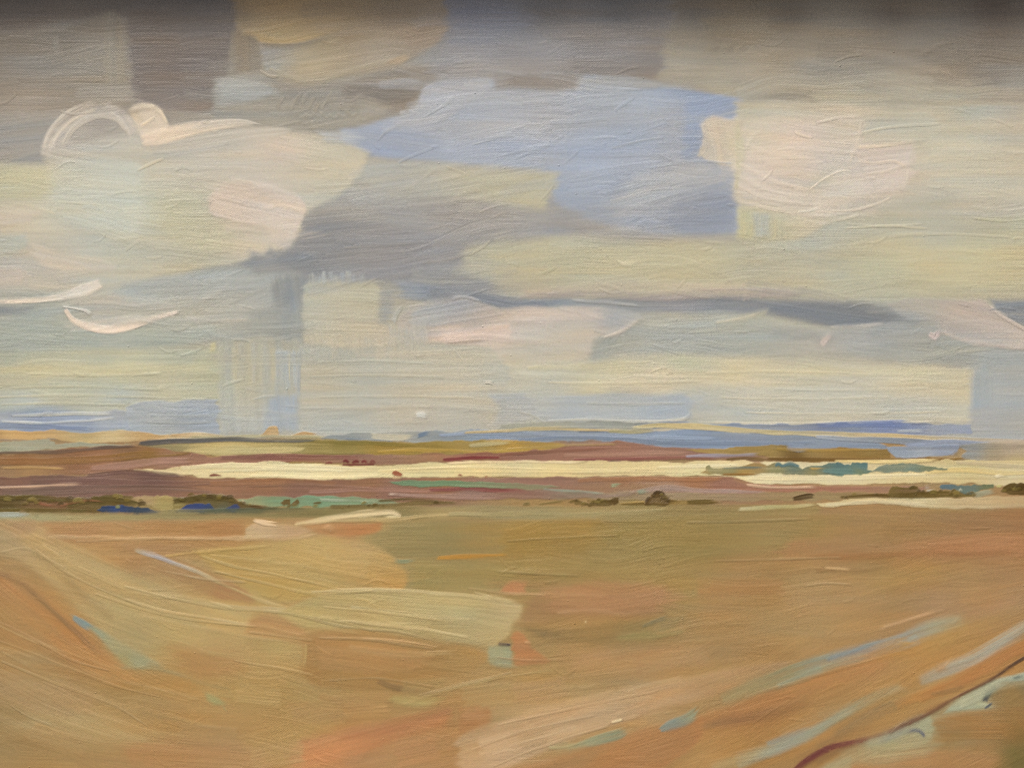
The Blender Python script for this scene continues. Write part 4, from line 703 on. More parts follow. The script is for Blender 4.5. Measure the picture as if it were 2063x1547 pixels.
# ---- foreground
P('fore', [(L-20,1052),(300,1048),(520,1044),(760,1044),(900,1046),(1300,1046),(1660,1036),(R_+20,1020),(R_+20,1240),(1500,1420),(1000,1560),(L-20,1580)], [
 (60,1062,(184,146,98)),(200,1058,(178,132,84)),(300,1078,(178,124,72)),(450,1070,(180,122,68)),(600,1052,(182,138,86)),(700,1068,(184,124,72)),(820,1060,(158,136,84)),(900,1085,(144,126,76)),(1080,1080,(166,126,56)),(1200,1060,(154,126,62)),(1400,1050,(158,130,72)),(1400,1100,(148,124,64)),(1650,1060,(160,126,68)),(1800,1075,(164,120,66)),(1980,1070,(164,112,64)),(2050,1060,(162,108,62)),(2000,1105,(174,116,68)),(1700,1105,(168,118,70)),
 (60,1110,(182,144,90)),(150,1130,(184,146,88)),(280,1130,(176,126,74)),(450,1112,(182,138,70)),(600,1110,(186,150,86)),(750,1090,(182,148,86)),(850,1160,(158,132,70)),(1050,1120,(162,126,58)),(1200,1110,(160,126,60)),(1150,1150,(156,128,68)),(1500,1150,(168,126,72)),(1750,1160,(168,128,72)),(1950,1160,(174,128,74)),(1360,1180,(166,128,62)),
 (60,1170,(176,128,70)),(200,1190,(184,154,96)),(400,1170,(176,132,76)),(520,1180,(184,148,78)),(300,1230,(186,156,96)),(420,1220,(186,154,94)),(900,1230,(180,158,102)),(1150,1200,(172,122,72)),(1280,1230,(164,120,68)),(1450,1230,(168,124,70)),(1650,1230,(172,132,78)),(1900,1220,(172,126,80)),(2050,1190,(172,126,78)),
 (60,1230,(180,124,66)),(140,1280,(176,120,64)),(300,1300,(172,148,92)),(450,1290,(180,142,80)),(560,1300,(182,146,80)),(700,1320,(172,128,66)),(1300,1290,(156,120,64)),(1100,1360,(172,132,72)),(1500,1310,(170,128,74)),(1300,1380,(170,128,78)),
 (60,1350,(166,128,76)),(250,1380,(170,128,68)),(420,1370,(176,130,68)),(560,1400,(176,132,70)),(800,1380,(168,126,68)),(150,1450,(172,140,86)),(60,1500,(164,126,72)),(300,1460,(178,138,80)),(450,1500,(172,128,74)),(600,1450,(178,136,72)),(700,1500,(182,120,70)),(900,1460,(172,120,66)),(1100,1440,(184,144,92)),(1300,1420,(182,142,92))], res=3.6, soft=7, rag=24, thick=.2, ang=2, amt=1.2)
P('fore', [(90,1054),(250,1052),(420,1050),(500,1048),(500,1084),(380,1095),(200,1096),(100,1090)], [(150,1070,(178,128,80)),(350,1065,(178,124,68)),(450,1075,(178,120,66)),(250,1085,(180,134,80))], soft=9, rag=30, op=.85)
R('fore', [(L-10,1088),(90,1082),(250,1084),(420,1082),(560,1084),(650,1074)], [5,7,6,6,7,4], (206,164,112), op=.7, thick=.5)
P('fore', [(200,1096),(400,1090),(490,1090),(470,1102),(380,1106),(330,1125),(280,1118)], (176,124,72), soft=8, rag=20, op=.8)
P('fore', [(488,1086),(500,1058),(528,1048),(570,1056),(640,1070),(600,1082),(540,1086)], [(520,1065,(198,160,116)),(580,1075,(188,146,100)),(510,1080,(200,164,112))], soft=3, rag=6, thick=.35)
R('fore', [(508,1047),(535,1054),(572,1057)], [4,8,3], (224,192,150), thick=.7)
R('fore', [(652,1066),(662,1063),(674,1070)], [3,7,5], (224,194,150), thick=.9, start=1, end=2)
P('fore', [(600,1052),(700,1054),(770,1052),(765,1078),(700,1082),(640,1076)], [(650,1060,(184,128,76)),(730,1068,(184,116,66))], soft=5, rag=20, op=.9)
R('fore', [(590,1056),(660,1044),(740,1034),(790,1032),(806,1040),(760,1046)], [6,10,11,10,8,5], [(206,178,126),(212,188,140),(218,196,148),(216,194,148),(190,170,118)], dry=.6, thick=.5)
R('fore', [(640,1052),(720,1048),(800,1046),(900,1036),(1000,1038)], [4,6,6,5,3], (198,172,116), op=.7, dry=.5)
R('fore', [(900,1036),(1060,1034),(1200,1036),(1350,1028)], [5,8,8,5], (170,152,100), op=.7, dry=.5)
P('fore', [(780,1056),(960,1048),(1060,1060),(1030,1090),(1000,1120),(880,1126),(790,1120),(740,1090)], [(850,1070,(146,130,80)),(880,1100,(142,126,78)),(980,1080,(156,126,66))], soft=12, rag=34, op=.85)
P('fore', [(1010,1056),(1200,1044),(1220,1110),(1120,1122),(1010,1116)], [(1060,1080,(170,126,50)),(1160,1070,(162,124,54))], soft=14, rag=34, op=.75)
R('fore', [(876,1124),(940,1120),(1030,1118)], [3,7,3], (190,128,42))
R('fore', [(784,1128),(815,1130),(850,1124)], [3,8,4], (140,140,104))
R('fore', [(990,1151),(1080,1154),(1160,1160)], [2.5,4,2], (182,162,96), op=.8, thick=.6)
P('fore', [(820,1130),(1000,1128),(1200,1130),(1360,1150),(1320,1172),(1160,1166),(1030,1175),(940,1196),(830,1190)], [(880,1160,(156,130,66)),(1050,1150,(158,130,66)),(1250,1150,(160,130,68))], soft=14, rag=30, op=.7)
P('fore', [(1220,1040),(1500,1030),(1660,1040),(1600,1100),(1420,1130),(1240,1120)], [(1300,1080,(152,126,62)),(1450,1080,(148,124,66)),(1550,1060,(154,128,70))], soft=18, rag=40, op=.7)
P('fore', [(1600,1085),(1800,1090),(R_+10,1070),(R_+10,1120),(1850,1126),(1640,1120),(1560,1140)], [(1700,1110,(172,118,70)),(1950,1098,(176,116,70))], soft=14, rag=40, op=.7, ang=-2)
R('fore', [(1620,1118),(1760,1120),(1880,1112),(2060,1110)], [6,10,8,5], (158,102,52), op=.6)
R('fore', [(1640,1150),(1700,1146),(1740,1148),(1800,1140)], [4,8,8,4], (146,104,56), op=.6)
R('fore', [(1660,1143),(1690,1145),(1735,1148)], [2,3,2], (204,160,104), thick=.6, op=.8)
R('fore', [(1400,1190),(1500,1185),(1600,1180)], [22,30,18], (172,118,66), op=.55, soft=10)
P('fore', [(1750,1150),(1860,1130),(1940,1140),(1900,1180),(1780,1190)], (180,134,66), soft=20, rag=40, op=.5, ang=-8)

# golden patch and its diagonal edge
P('furrow', [(388,1106),(470,1100),(560,1090),(660,1080),(700,1086),(760,1104),(800,1130),(822,1170),(815,1194),(740,1190),(650,1196),(570,1216),(500,1186),(440,1150)], [(430,1108,(190,148,72)),(480,1130,(186,142,70)),(560,1110,(186,152,86)),(640,1110,(188,156,92)),(720,1100,(190,152,94)),(650,1150,(186,152,84)),(740,1150,(190,146,78)),(790,1170,(190,142,72)),(560,1180,(186,148,74)),(620,1196,(186,152,80))], soft=6, rag=14, thick=.26, ang=11)
P('fore', [(330,1118),(400,1140),(500,1188),(520,1215),(440,1208),(360,1176),(300,1150)], [(380,1150,(178,128,78)),(450,1195,(176,118,72)),(400,1180,(172,130,74))], soft=8, rag=16, op=.8, ang=22)
R('furrow', [(268,1106),(305,1118),(345,1132),(400,1152),(460,1180),(520,1206),(600,1232)], [3,8,7,5,5,5,3], [(190,170,130),(170,182,204),(192,182,158),(190,168,118),(188,160,104),(192,166,110),(188,160,102)], dry=.6, op=.7, soft=3, thick=.35)
R('furrow', [(330,1120),(420,1110),(560,1098)], [3,4,3], (200,158,86), op=.7, thick=.5)
for y0, x0, x1, dy in ((1128,400,700,50),(1150,420,760,40),(1118,420,660,30)):
    R('furrow', [(x0,y0),((x0+x1)/2,y0+dy*.4),(x1,y0+dy)], [2,3,2], (200,166,100), op=.4, thick=.35)
# the long light swath from the far left
P('furrow', [(L-20,1060),(60,1044),(95,1070),(160,1104),(300,1168),(430,1210),(520,1228),(510,1250),(500,1300),(430,1320),(330,1300),(240,1320),(180,1250),(110,1190),(30,1130),(L-20,1100)], [(50,1060,(184,140,92)),(80,1090,(190,150,94)),(130,1130,(190,154,94)),(220,1170,(182,152,96)),(330,1200,(184,154,98)),(450,1225,(188,158,98)),(250,1220,(178,152,96)),(350,1260,(184,156,94)),(460,1280,(184,148,86)),(0,1090,(186,150,98)),(160,1190,(176,140,84)),(280,1280,(170,150,100))], soft=10, rag=16, thick=.28, ang=22)
P('furrow', [(40,1090),(90,1060),(110,1100),(260,1170),(420,1224),(400,1236),(240,1190),(110,1136)], (192,156,96), soft=10, rag=24, op=.6, ang=24)
R('furrow', [(80,1098),(170,1150),(280,1190),(420,1215),(560,1228),(700,1252),(820,1262)], [5,7,8,7,8,6,3], [(192,158,100),(188,158,102),(184,158,104),(188,160,104),(204,180,130),(200,174,122),(188,160,104)], op=.6, thick=.4, dry=.7, soft=3)
R('furrow', [(250,1205),(330,1230),(420,1245),(520,1262),(620,1282)], [2,3,4,3,2], (200,166,108), op=.8, thick=.6)
R('furrow', [(280,1240),(400,1262),(520,1285),(600,1292)], [2,3,3,2], (196,160,100), op=.7, thick=.5)
R('furrow', [(60,1100),(120,1150),(180,1210),(240,1252)], [6,12,12,8], (160,130,80), op=.55, soft=6)
P('fore', [(L-20,1130),(20,1150),(70,1180),(130,1228),(190,1280),(244,1338),(210,1352),(120,1330),(40,1300),(L-20,1270)], [(20,1180,(184,124,70)),(80,1220,(182,122,66)),(150,1290,(180,120,64)),(60,1270,(178,124,66)),(200,1330,(176,118,62)),(0,1240,(180,128,68))], soft=14, rag=24, thick=.24, ang=38)
R('fore', [(L-10,1130),(30,1165),(80,1205),(130,1250),(180,1300),(215,1330)], [4,8,9,8,7,3], [(172,122,74),(140,104,66),(130,100,66),(142,110,66),(134,100,66),(150,114,70)], op=.55, soft=5, dry=.8)
P('furrow', [(140,1236),(170,1246),(220,1276),(285,1312),(330,1346),(300,1348),(255,1342),(232,1318),(196,1280)], [(165,1252,(134,152,146)),(190,1266,(144,152,128)),(240,1300,(160,152,112)),(280,1325,(150,150,118)),(250,1330,(160,148,98))], soft=6, rag=10, thick=.28, ang=38)
R('furrow', [(144,1240),(170,1258),(196,1272)], [5,11,5], (124,148,152), op=.8, dry=.5)
R('furrow', [(240,1344),(320,1348),(400,1372),(480,1390)], [3,4,5,3], (150,138,96), op=.8)
P('fore', [(350,1300),(480,1290),(500,1330),(470,1370),(380,1360)], (176,124,70), soft=20, rag=34, op=.6)
P('fore', [(230,1350),(330,1352),(420,1385),(380,1400),(300,1400),(220,1380)], (178,128,64), soft=14, rag=26, op=.7)
P('fore', [(60,1340),(150,1310),(200,1350),(160,1400),(80,1380)], [(140,1335,(164,112,58)),(90,1370,(162,126,72))], soft=22, rag=34, op=.6, ang=20)
# lower left sweeps
for x0, y0, x1, y1, w, c in ((-40,1290,420,1410,3,(200,162,106)),(-40,1240,250,1352,3,(204,166,108)),(-20,1360,330,1480,3,(204,166,108)),(40,1370,200,1420,5,(196,160,104)),(-30,1430,160,1490,6,(192,160,110)),(0,1310,300,1440,8,(190,154,98)),(120,1385,460,1470,7,(190,150,90)),(60,1425,320,1500,10,(184,152,100)),(-40,1400,120,1470,14,(158,126,74))):
    R('fore', [(x0,y0),((2*x0+x1)/3,(2*y0+y1)/3+8),((x0+2*x1)/3,(y0+2*y1)/3+5),(x1,y1)], [w*.5,w,w,w*.5], c, op=.42, thick=.3, dry=.8, soft=3)
P('fore', [(L-20,1340),(60,1350),(160,1400),(140,1450),(40,1430),(L-20,1400)], [(0,1380,(176,140,92)),(100,1410,(172,136,82))], soft=20, rag=30, op=.6, ang=24)
P('fore', [(80,1420),(200,1440),(330,1490),(240,1510),(120,1490),(20,1480)], (182,152,98), soft=22, rag=40, op=.6, ang=18)
P('fore', [(180,1490),(330,1500),(480,1500),(460,1530),(260,1530)], (170,118,66), soft=18, rag=40, op=.5)
P('fore', [(414,1392),(440,1402),(456,1418),(430,1420),(416,1410)], (156,152,98), soft=5, rag=6, op=.85)
R('fore', [(446,1418),(458,1432),(464,1446)], [4,6,3], (162,156,104), op=.7)
P('fore', [(400,1370),(540,1350),(620,1380),(760,1400),(700,1420),(520,1430),(420,1400)], (178,142,76), soft=22, rag=40, op=.55, ang=8)
P('fore', [(500,1480),(640,1440),(700,1450),(620,1490),(560,1540),(500,1540)], (180,140,78), soft=20, rag=34, op=.6, ang=-14)

# pale yellow green swath and the orange blocks under it
P('furrow', [(552,1232),(640,1198),(720,1186),(840,1190),(940,1198),(1020,1204),(1058,1218),(1040,1254),(1020,1284),(1000,1298),(930,1298),(860,1284),(740,1268),(640,1266),(590,1258)], [(620,1235,(184,158,94)),(720,1210,(182,160,102)),(720,1250,(180,152,92)),(840,1215,(184,164,108)),(940,1225,(186,166,110)),(1030,1224,(192,170,120)),(950,1270,(182,158,104)),(860,1270,(178,152,94))], soft=5, rag=10, thick=.3, ang=5)
R('furrow', [(620,1192),(760,1188),(900,1196),(1000,1206),(1056,1218)], [4,7,6,5,3], (202,180,126), op=.8, thick=.5)
R('furrow', [(680,1250),(760,1256),(860,1268),(960,1286)], [4,6,5,3], (200,174,118), op=.7, thick=.5)
R('furrow', [(700,1222),(840,1236),(980,1252)], [3,5,3], (198,176,122), op=.6)
P('fore', [(505,1244),(540,1232),(590,1250),(620,1268),(618,1300),(560,1290),(490,1276)], (182,130,76), soft=9, rag=14, op=.85, ang=10)
P('fore', [(612,1284),(640,1268),(740,1270),(860,1288),(960,1302),(990,1318),(960,1345),(880,1372),(760,1390),(640,1385),(608,1360)], [(660,1290,(178,126,68)),(760,1300,(174,124,64)),(860,1320,(170,122,62)),(700,1350,(172,124,62)),(930,1320,(170,128,68)),(820,1360,(166,122,64))], soft=7, rag=12, thick=.24, ang=6)
R('fore', [(615,1290),(614,1330),(606,1364)], [4,5,4], (188,154,88), op=.8)
R('fore', [(640,1282),(760,1286),(900,1304)], [2,3,2], (210,162,106), op=.7, thick=.5)
R('fore', [(700,1304),(800,1318),(930,1312)], [8,12,6], (190,158,104), op=.55, dry=.6)
R('fore', [(755,1368),(790,1382),(840,1392),(896,1396)], [8,10,9,4], (136,104,62), op=.75, dry=.6)
P('fore', [(790,1396),(860,1400),(900,1404),(860,1420),(810,1418),(780,1408)], (176,156,90), soft=7, rag=10, op=.8)
R('fore', [(806,1420),(900,1390),(1000,1366),(1140,1345)], [3,5,4,3], (188,152,90), op=.75, thick=.5)
R('fore', [(640,1400),(720,1424),(800,1434)], [10,16,8], (172,120,66), op=.6, dry=.6)
P('fore', [(984,1298),(1030,1298),(1034,1346),(1000,1344),(980,1330)], [(1005,1315,(164,156,112)),(1015,1332,(146,148,118))], soft=4, rag=5)
R('fore', [(1002,1297),(1018,1298),(1031,1299)], [2,4,3], (74,60,56), start=1, end=1)  # shadow line along the paint edge, put in as a dark colour
P('fore', [(1030,1284),(1042,1272),(1058,1278),(1070,1300),(1110,1330),(1100,1338),(1036,1340)], [(1048,1290,(190,120,70)),(1060,1325,(192,118,66)),(1095,1330,(184,118,66))], soft=4, rag=8, thick=.4)
P('fore', [(1055,1220),(1090,1190),(1200,1170),(1340,1180),(1330,1236),(1200,1250),(1080,1258),(1045,1262)], [(1100,1220,(170,120,72)),(1200,1200,(176,120,74)),(1300,1210,(172,120,74)),(1120,1250,(150,112,66))], soft=10, rag=26, op=.85)
P('fore', [(1008,1192),(1016,1178),(1034,1172),(1060,1172),(1060,1196),(1030,1200)], (190,122,76), soft=5, rag=8)
R('fore', [(940,1184),(1020,1194),(1120,1198),(1240,1202)], [2,3,3,2], (204,158,104), op=.7, thick=.6)
R('fore', [(1120,1234),(1200,1230),(1280,1244)], [2,3,2], (196,150,102), op=.7, thick=.5)
P('fore', [(1040,1262),(1120,1262),(1200,1252),(1300,1246),(1380,1240),(1340,1290),(1220,1300),(1130,1296),(1060,1276)], [(1080,1268,(128,104,64)),(1200,1278,(138,110,62)),(1300,1270,(140,120,72)),(1340,1255,(134,124,84))], soft=10, rag=30, op=.8)
R('fore', [(1290,1262),(1330,1246),(1370,1236)], [4,6,3], (122,116,88), op=.75)
R('fore', [(1240,1286),(1330,1276),(1390,1266)], [10,16,8], (150,134,78), op=.6, dry=.5)
R('fore', [(1052,1292),(1070,1295),(1086,1296)], [2,4,2], (212,156,104), thick=.6)
R('fore', [(1180,1248),(1181,1252),(1179,1258)], [2,2.5,2], (206,180,130), thick=.6, start=1, end=1)
P('fore', [(1100,1300),(1300,1290),(1500,1290),(1500,1330),(1320,1360),(1140,1360)], (172,126,74), soft=22, rag=50, op=.55, ang=-6)

# ---- lower middle: coral, rose and pale sweeps
P('fore', [(580,1560),(600,1490),(660,1474),(760,1452),(860,1430),(905,1420),(905,1440),(860,1470),(760,1500),(700,1560)], [(640,1500,(194,126,76)),(720,1480,(188,118,70)),(830,1450,(178,112,64)),(620,1540,(196,134,80)),(700,1530,(196,128,76))], soft=10, rag=20, thick=.26, ang=-16)
R('fore', [(680,1486),(760,1472),(850,1452)], [6,10,5], (170,100,58), op=.7, dry=.5)
P('fore', [(700,1500),(860,1470),(930,1480),(930,1560),(690,1570)], [(760,1500,(186,124,74)),(880,1490,(178,126,74)),(800,1530,(180,128,76))], soft=12, rag=16, op=.8, ang=-10)
P('fore', [(920,1440),(985,1416),(990,1450),(960,1474),(924,1476)], (172,112,62), soft=6, rag=8, op=.9, ang=-14)
P('furrow', [(926,1485),(1000,1455),(1100,1430),(1240,1398),(1380,1368),(1520,1335),(1600,1330),(1560,1362),(1450,1400),(1330,1432),(1180,1480),(1060,1530),(980,1570),(930,1570)], [(960,1500,(190,148,100)),(1000,1540,(198,158,114)),(1060,1470,(188,144,96)),(1180,1430,(188,146,100)),(1150,1470,(192,152,106)),(1300,1400,(184,142,96)),(1450,1370,(178,134,86)),(1330,1420,(186,146,102)),(1550,1345,(172,130,82))], soft=7, rag=22, thick=.3, ang=-16)
for y0, x0, x1, c in ((1500,960,1330,(208,172,128)),(1470,990,1400,(204,166,118)),(1520,960,1180,(210,176,132)),(1455,1010,1250,(200,160,112)),(1440,1150,1500,(196,154,106)),(1490,1100,1300,(200,164,120))):
    R('furrow', [(x0,y0),((x0+x1)/2,y0-(x1-x0)*.15),(x1,y0-(x1-x0)*.27)], [5,12,5], c, op=.4, dry=.85, thick=.3, soft=4)
R('furrow', [(1230,1455),(1240,1452),(1256,1448)], [2,4,2], (226,198,150), thick=.7, start=1, end=2)
P('fore', [(970,1570),(1060,1535),(1200,1496),(1290,1466),(1350,1450),(1420,1440),(1440,1480),(1380,1520),(1300,1570)], [(1050,1550,(176,128,78)),(1200,1520,(172,122,70)),(1320,1480,(178,118,66)),(1400,1480,(180,114,62)),(1260,1550,(178,116,66))], soft=8, rag=20, thick=.24, ang=-18)
P('fore', [(1200,1510),(1300,1470),(1400,1450),(1420,1500),(1300,1570),(1180,1570)], (178,116,64), soft=16, rag=26, op=.6, ang=-18)
R('fore', [(1140,1508),(1200,1492),(1250,1478),(1276,1462)], [7,15,16,6], [(166,150,104),(146,148,118),(136,142,118),(140,140,112)], dry=.4)
R('fore', [(1326,1470),(1350,1462),(1390,1444),(1416,1418)], [6,16,20,8], [(132,142,132),(124,138,132),(144,146,118),(148,146,116)], dry=.4)
R('fore', [(1100,1502),(1140,1500),(1170,1494)], [8,12,5], (172,158,110), op=.6)

# ---- right hand diagonals
P('diag', [(1420,1446),(1500,1408),(1640,1352),(1800,1300),(1930,1262),(R_+10,1200),(R_+10,1330),(1950,1395),(1760,1485),(1600,1570),(1300,1570),(1400,1500)], [(1480,1440,(180,116,62)),(1560,1420,(172,114,62)),(1650,1360,(182,122,64)),(1750,1340,(186,126,70)),(1850,1310,(184,126,60)),(1950,1280,(182,130,68)),(2050,1240,(172,128,74)),(1600,1470,(176,122,60)),(1500,1500,(176,124,62)),(1420,1530,(180,128,68)),(1700,1430,(166,122,66)),(1800,1400,(172,126,64)),(1900,1370,(172,130,74)),(2040,1300,(178,120,62)),(1650,1520,(160,118,62)),(1560,1540,(172,124,66))], soft=8, rag=20, thick=.24, ang=-24)
P('diag', [(1620,1290),(1800,1250),(R_+10,1180),(R_+10,1220),(1900,1262),(1760,1300),(1600,1340)], [(1700,1290,(170,130,78)),(1850,1250,(166,128,84)),(2030,1220,(166,126,88))], soft=18, rag=34, op=.7, ang=-16)
R('diag', [(1450,1410),(1520,1382),(1600,1352),(1700,1322),(1760,1306),(1830,1284),(1890,1264),(1960,1244)], [14,26,28,26,22,26,28,14], [(150,134,92),(148,136,98),(146,140,104),(138,146,132),(128,141,144),(146,153,150),(164,164,138),(172,150,100)], dry=.5, soft=4, thick=.3)
R('diag', [(1660,1330),(1730,1310),(1800,1296),(1830,1288)], [4,8,7,3], (116,134,146), op=.8, dry=.5)
R('diag', [(1650,1348),(1740,1326),(1810,1302),(1850,1300)], [12,22,24,10], [(180,124,62),(188,122,64),(188,128,60),(180,132,60)], op=.85, soft=4)
R('diag', [(1850,1300),(1940,1272),(2020,1246),(2100,1210)], [20,34,32,26], [(186,132,62),(180,130,62),(172,130,76),(170,128,80)], op=.8, soft=6)
R('diag', [(1770,1268),(1850,1242),(1900,1226)], [2.5,4,2], (200,150,104), op=.7, thick=.5)
R('diag', [(1410,1460),(1480,1448),(1560,1434),(1650,1404)], [6,18,18,5], [(150,108,66),(142,98,62),(138,98,58),(160,112,62)], op=.8, dry=.5, soft=5)
R('diag', [(1420,1440),(1560,1406),(1700,1360),(1800,1330)], [14,20,18,10], (188,120,66), op=.6, dry=.5, soft=6)
R('diag', [(1430,1552),(1520,1520),(1600,1490),(1680,1448),(1760,1404),(1840,1376)], [14,22,18,16,18,10], [(172,150,100),(162,152,110),(140,150,140),(146,150,126),(160,144,104),(166,148,110)], dry=.5, soft=4)
R('diag', [(1540,1500),(1600,1478),(1640,1462)], [5,9,5], (132,150,148), op=.8, dry=.5)
R('diag', [(1640,1500),(1720,1460),(1800,1420),(1850,1392)], [10,16,18,10], [(150,118,72),(130,108,74),(136,112,76),(150,120,72)], op=.75, dry=.5, soft=5)
R('diag', [(1850,1374),(1900,1352),(1960,1330),(2030,1286),(2110,1240)], [12,20,18,20,16], [(164,158,136),(166,162,146),(172,170,160),(168,160,140),(170,150,118)], dry=.4, soft=3)
R('diag', [(1880,1352),(1940,1328),(2020,1282),(2100,1236)], [6,10,10,8], (186,126,66), op=.75, dry=.4)
R('diag', [(1800,1424),(1860,1398),(1920,1374)], [12,20,10], [(176,118,58),(190,122,56),(188,122,60)], op=.9)
R('diag', [(1850,1410),(1940,1366),(2020,1322),(2110,1276)], [14,26,24,20], [(182,118,58),(186,114,58),(184,112,58),(180,114,60)], op=.9, soft=3)
R('diag', [(1480,1552),(1600,1510),(1700,1470)], [10,18,10], (180,124,62), op=.65, dry=.5)
R('diag', [(1870,1398),(1930,1386),(1960,1372)], [4,8,3], (132,104,62), op=.7)
# bank in the corner
P('bank', [(1620,1570),(1700,1510),(1770,1482),(1860,1440),(1960,1390),(R_+10,1320),(R_+10,1570)], [(1720,1530,(168,134,84)),(1780,1500,(164,150,106)),(1860,1460,(160,150,112)),(1960,1410,(164,162,130)),(2050,1350,(156,158,132)),(1950,1450,(166,116,60)),(2050,1440,(160,112,56)),(2050,1400,(154,116,60)),(1850,1530,(176,124,72)),(1980,1530,(168,118,64)),(2050,1520,(116,100,50)),(2050,1480,(136,100,48)),(1900,1500,(156,118,64))], soft=5, rag=14, thick=.24, ang=-10)
P('bank', [(1730,1495),(1790,1468),(1860,1436),(1880,1450),(1880,1486),(1850,1506),(1780,1512)], [(1780,1495,(162,152,110)),(1850,1465,(166,164,130)),(1840,1495,(168,154,112))], soft=6, rag=8)
P('bank', [(1900,1436),(1930,1408),(1990,1372),(R_+10,1326),(R_+10,1356),(2010,1376),(1990,1392),(1980,1410),(2004,1424),(1960,1430)], [(1940,1420,(168,166,132)),(1990,1385,(168,168,136)),(2050,1350,(164,168,146))], soft=4, rag=6)
P('bank', [(1876,1448),(1950,1432),(2010,1424),(R_+10,1420),(R_+10,1478),(2000,1490),(1900,1492),(1880,1472)], [(1920,1455,(172,116,58)),(1980,1460,(168,112,54)),(2050,1450,(150,106,50)),(1930,1484,(150,114,60))], soft=8, rag=12, op=.75)
P('bank', [(1990,1410),(2010,1385),(R_+10,1362),(R_+10,1420),(2030,1424)], [(2040,1395,(156,118,62)),(2060,1375,(128,112,76))], soft=6, rag=8, op=.9)
P('bank', [(1700,1540),(1760,1520),(1900,1510),(2010,1520),(1990,1570),(1690,1570)], [(1800,1535,(180,128,76)),(1950,1540,(172,120,68))], soft=9, rag=20, op=.85)
P('bank', [(2000,1560),(2030,1510),(2040,1470),(R_+10,1440),(R_+10,1575),(2010,1575)], [(2050,1540,(100,96,44)),(2055,1490,(124,104,52))], soft=24, rag=16, op=.42, ang=70)
P('bank', [(1640,1560),(1680,1530),(1715,1520),(1716,1550),(1680,1570)], (170,158,116), soft=7, rag=10, op=.75)
R('bank', [(1596,1556),(1630,1528),(1670,1506),(1720,1494),(1756,1484)], [11,13,12,10,6], [(104,46,42),(110,48,46),(112,50,46),(120,62,50),(138,88,56)], start=2, end=10, dry=.2, soft=2, thick=.5)
R('bank', [(1640,1540),(1690,1512),(1740,1496)], [5,7,3], (134,96,60), op=.7)
R('bank', [(1788,1476),(1830,1456),(1880,1432),(1926,1402)], [4,7,6,4], [(104,58,44),(98,58,44),(116,82,50),(112,72,44)], soft=1.5, start=2)
R('bank', [(1926,1404),(1990,1372),(2040,1338),(2110,1296)], [3,4,5,5], [(120,84,50),(92,62,40),(70,52,42),(68,56,48)], soft=1.5)
R('bank', [(1770,1494),(1796,1482),(1826,1472),(1850,1471),(1861,1480),(1862,1488)], [5,8,7,6,6,4], [(86,82,96),(70,76,100),(84,90,112),(80,86,112),(86,92,114),(120,122,120)], soft=1.5, start=2, end=4)
R('bank', [(1983,1414),(1986,1402),(2000,1386),(2012,1378)], [8,10,8,4], [(66,68,76),(78,80,70),(104,102,72),(120,110,70)], soft=2, start=2, end=6)
R('bank', [(1982,1426),(1992,1420),(2000,1412)], [2.5,4,3], (92,94,96), soft=1.3, start=1, end=3)
R('bank', [(2036,1366),(2050,1362),(2075,1354)], [4,6,5], (110,116,104), op=.8)

P('fore', [(250,1500),(380,1480),(520,1500),(560,1560),(260,1570)], [(320,1520,(182,128,78)),(480,1530,(186,134,82))], soft=14, rag=20, op=.6, ang=4)
P('fore', [(20,1390),(120,1370),(210,1400),(180,1440),(60,1440)], (180,138,88), soft=14, rag=20, op=.55, ang=22)
P('fore', [(600,1505),(700,1482),(820,1456),(905,1440),(900,1466),(800,1492),(690,1530),(610,1550)], [(650,1510,(200,124,76)),(800,1474,(190,116,70))], soft=10, rag=24, op=.75, ang=-15)
P('fore', [(1100,1190),(1260,1176),(1380,1190),(1370,1222),(1240,1236),(1110,1236)], (184,124,78), soft=16, rag=34, op=.65)
P('fore', [(1150,1316),(1300,1300),(1430,1300),(1420,1340),(1280,1360),(1160,1362)], (182,132,84), soft=18, rag=34, op=.6, ang=-8)
P('fore', [(1560,1190),(1720,1176),(1800,1200),(1760,1236),(1600,1246)], (178,136,86), soft=18, rag=34, op=.5, ang=-8)
P('fore', [(1820,1084),(1980,1076),(2100,1080),(2100,1116),(1960,1122),(1830,1116)], (182,120,76), soft=14, rag=30, op=.6, ang=-2)
P('fore', [(640,1300),(760,1296),(870,1318),(850,1350),(720,1360),(640,1350)], (182,128,72), soft=10, rag=16, op=.6, ang=6)
P('fore', [(110,1290),(200,1310),(300,1370),(240,1385),(150,1350)], (184,128,70), soft=14, rag=24, op=.6, ang=26)
R('diag', [(1480,1545),(1580,1502),(1660,1462),(1740,1420)], [8,14,12,6], [(160,160,130),(146,156,146),(150,154,132),(164,150,112)], op=.8)
R('diag', [(1900,1346),(1970,1316),(2060,1262),(2120,1230)], [8,14,14,10], (166,166,150), op=.75)
R('diag', [(1560,1384),(1660,1346),(1760,1316)], [6,12,8], (144,150,126), op=.7)
R('bank', [(1740,1500),(1800,1478),(1850,1460)], [10,18,10], (172,170,138), op=.7)
R('bank', [(1930,1424),(1980,1396),(2040,1362)], [10,16,12], (174,176,150), op=.7)

R('bank', [(1740,1490),(1800,1470),(1860,1442),(1926,1404),(1990,1370),(2045,1336),(2120,1290)], [4,3.5,4,3,3.5,3.5,4], [(120,62,50),(108,60,46),(112,72,48),(110,70,46),(96,64,44),(82,60,46),(76,58,46)], soft=1.8, start=2, op=.75, dry=.6)
P('bank', [(1700,1530),(1780,1500),(1870,1486),(1900,1500),(1860,1524),(1760,1540)], (170,152,108), soft=10, rag=18, op=.6, ang=-8)
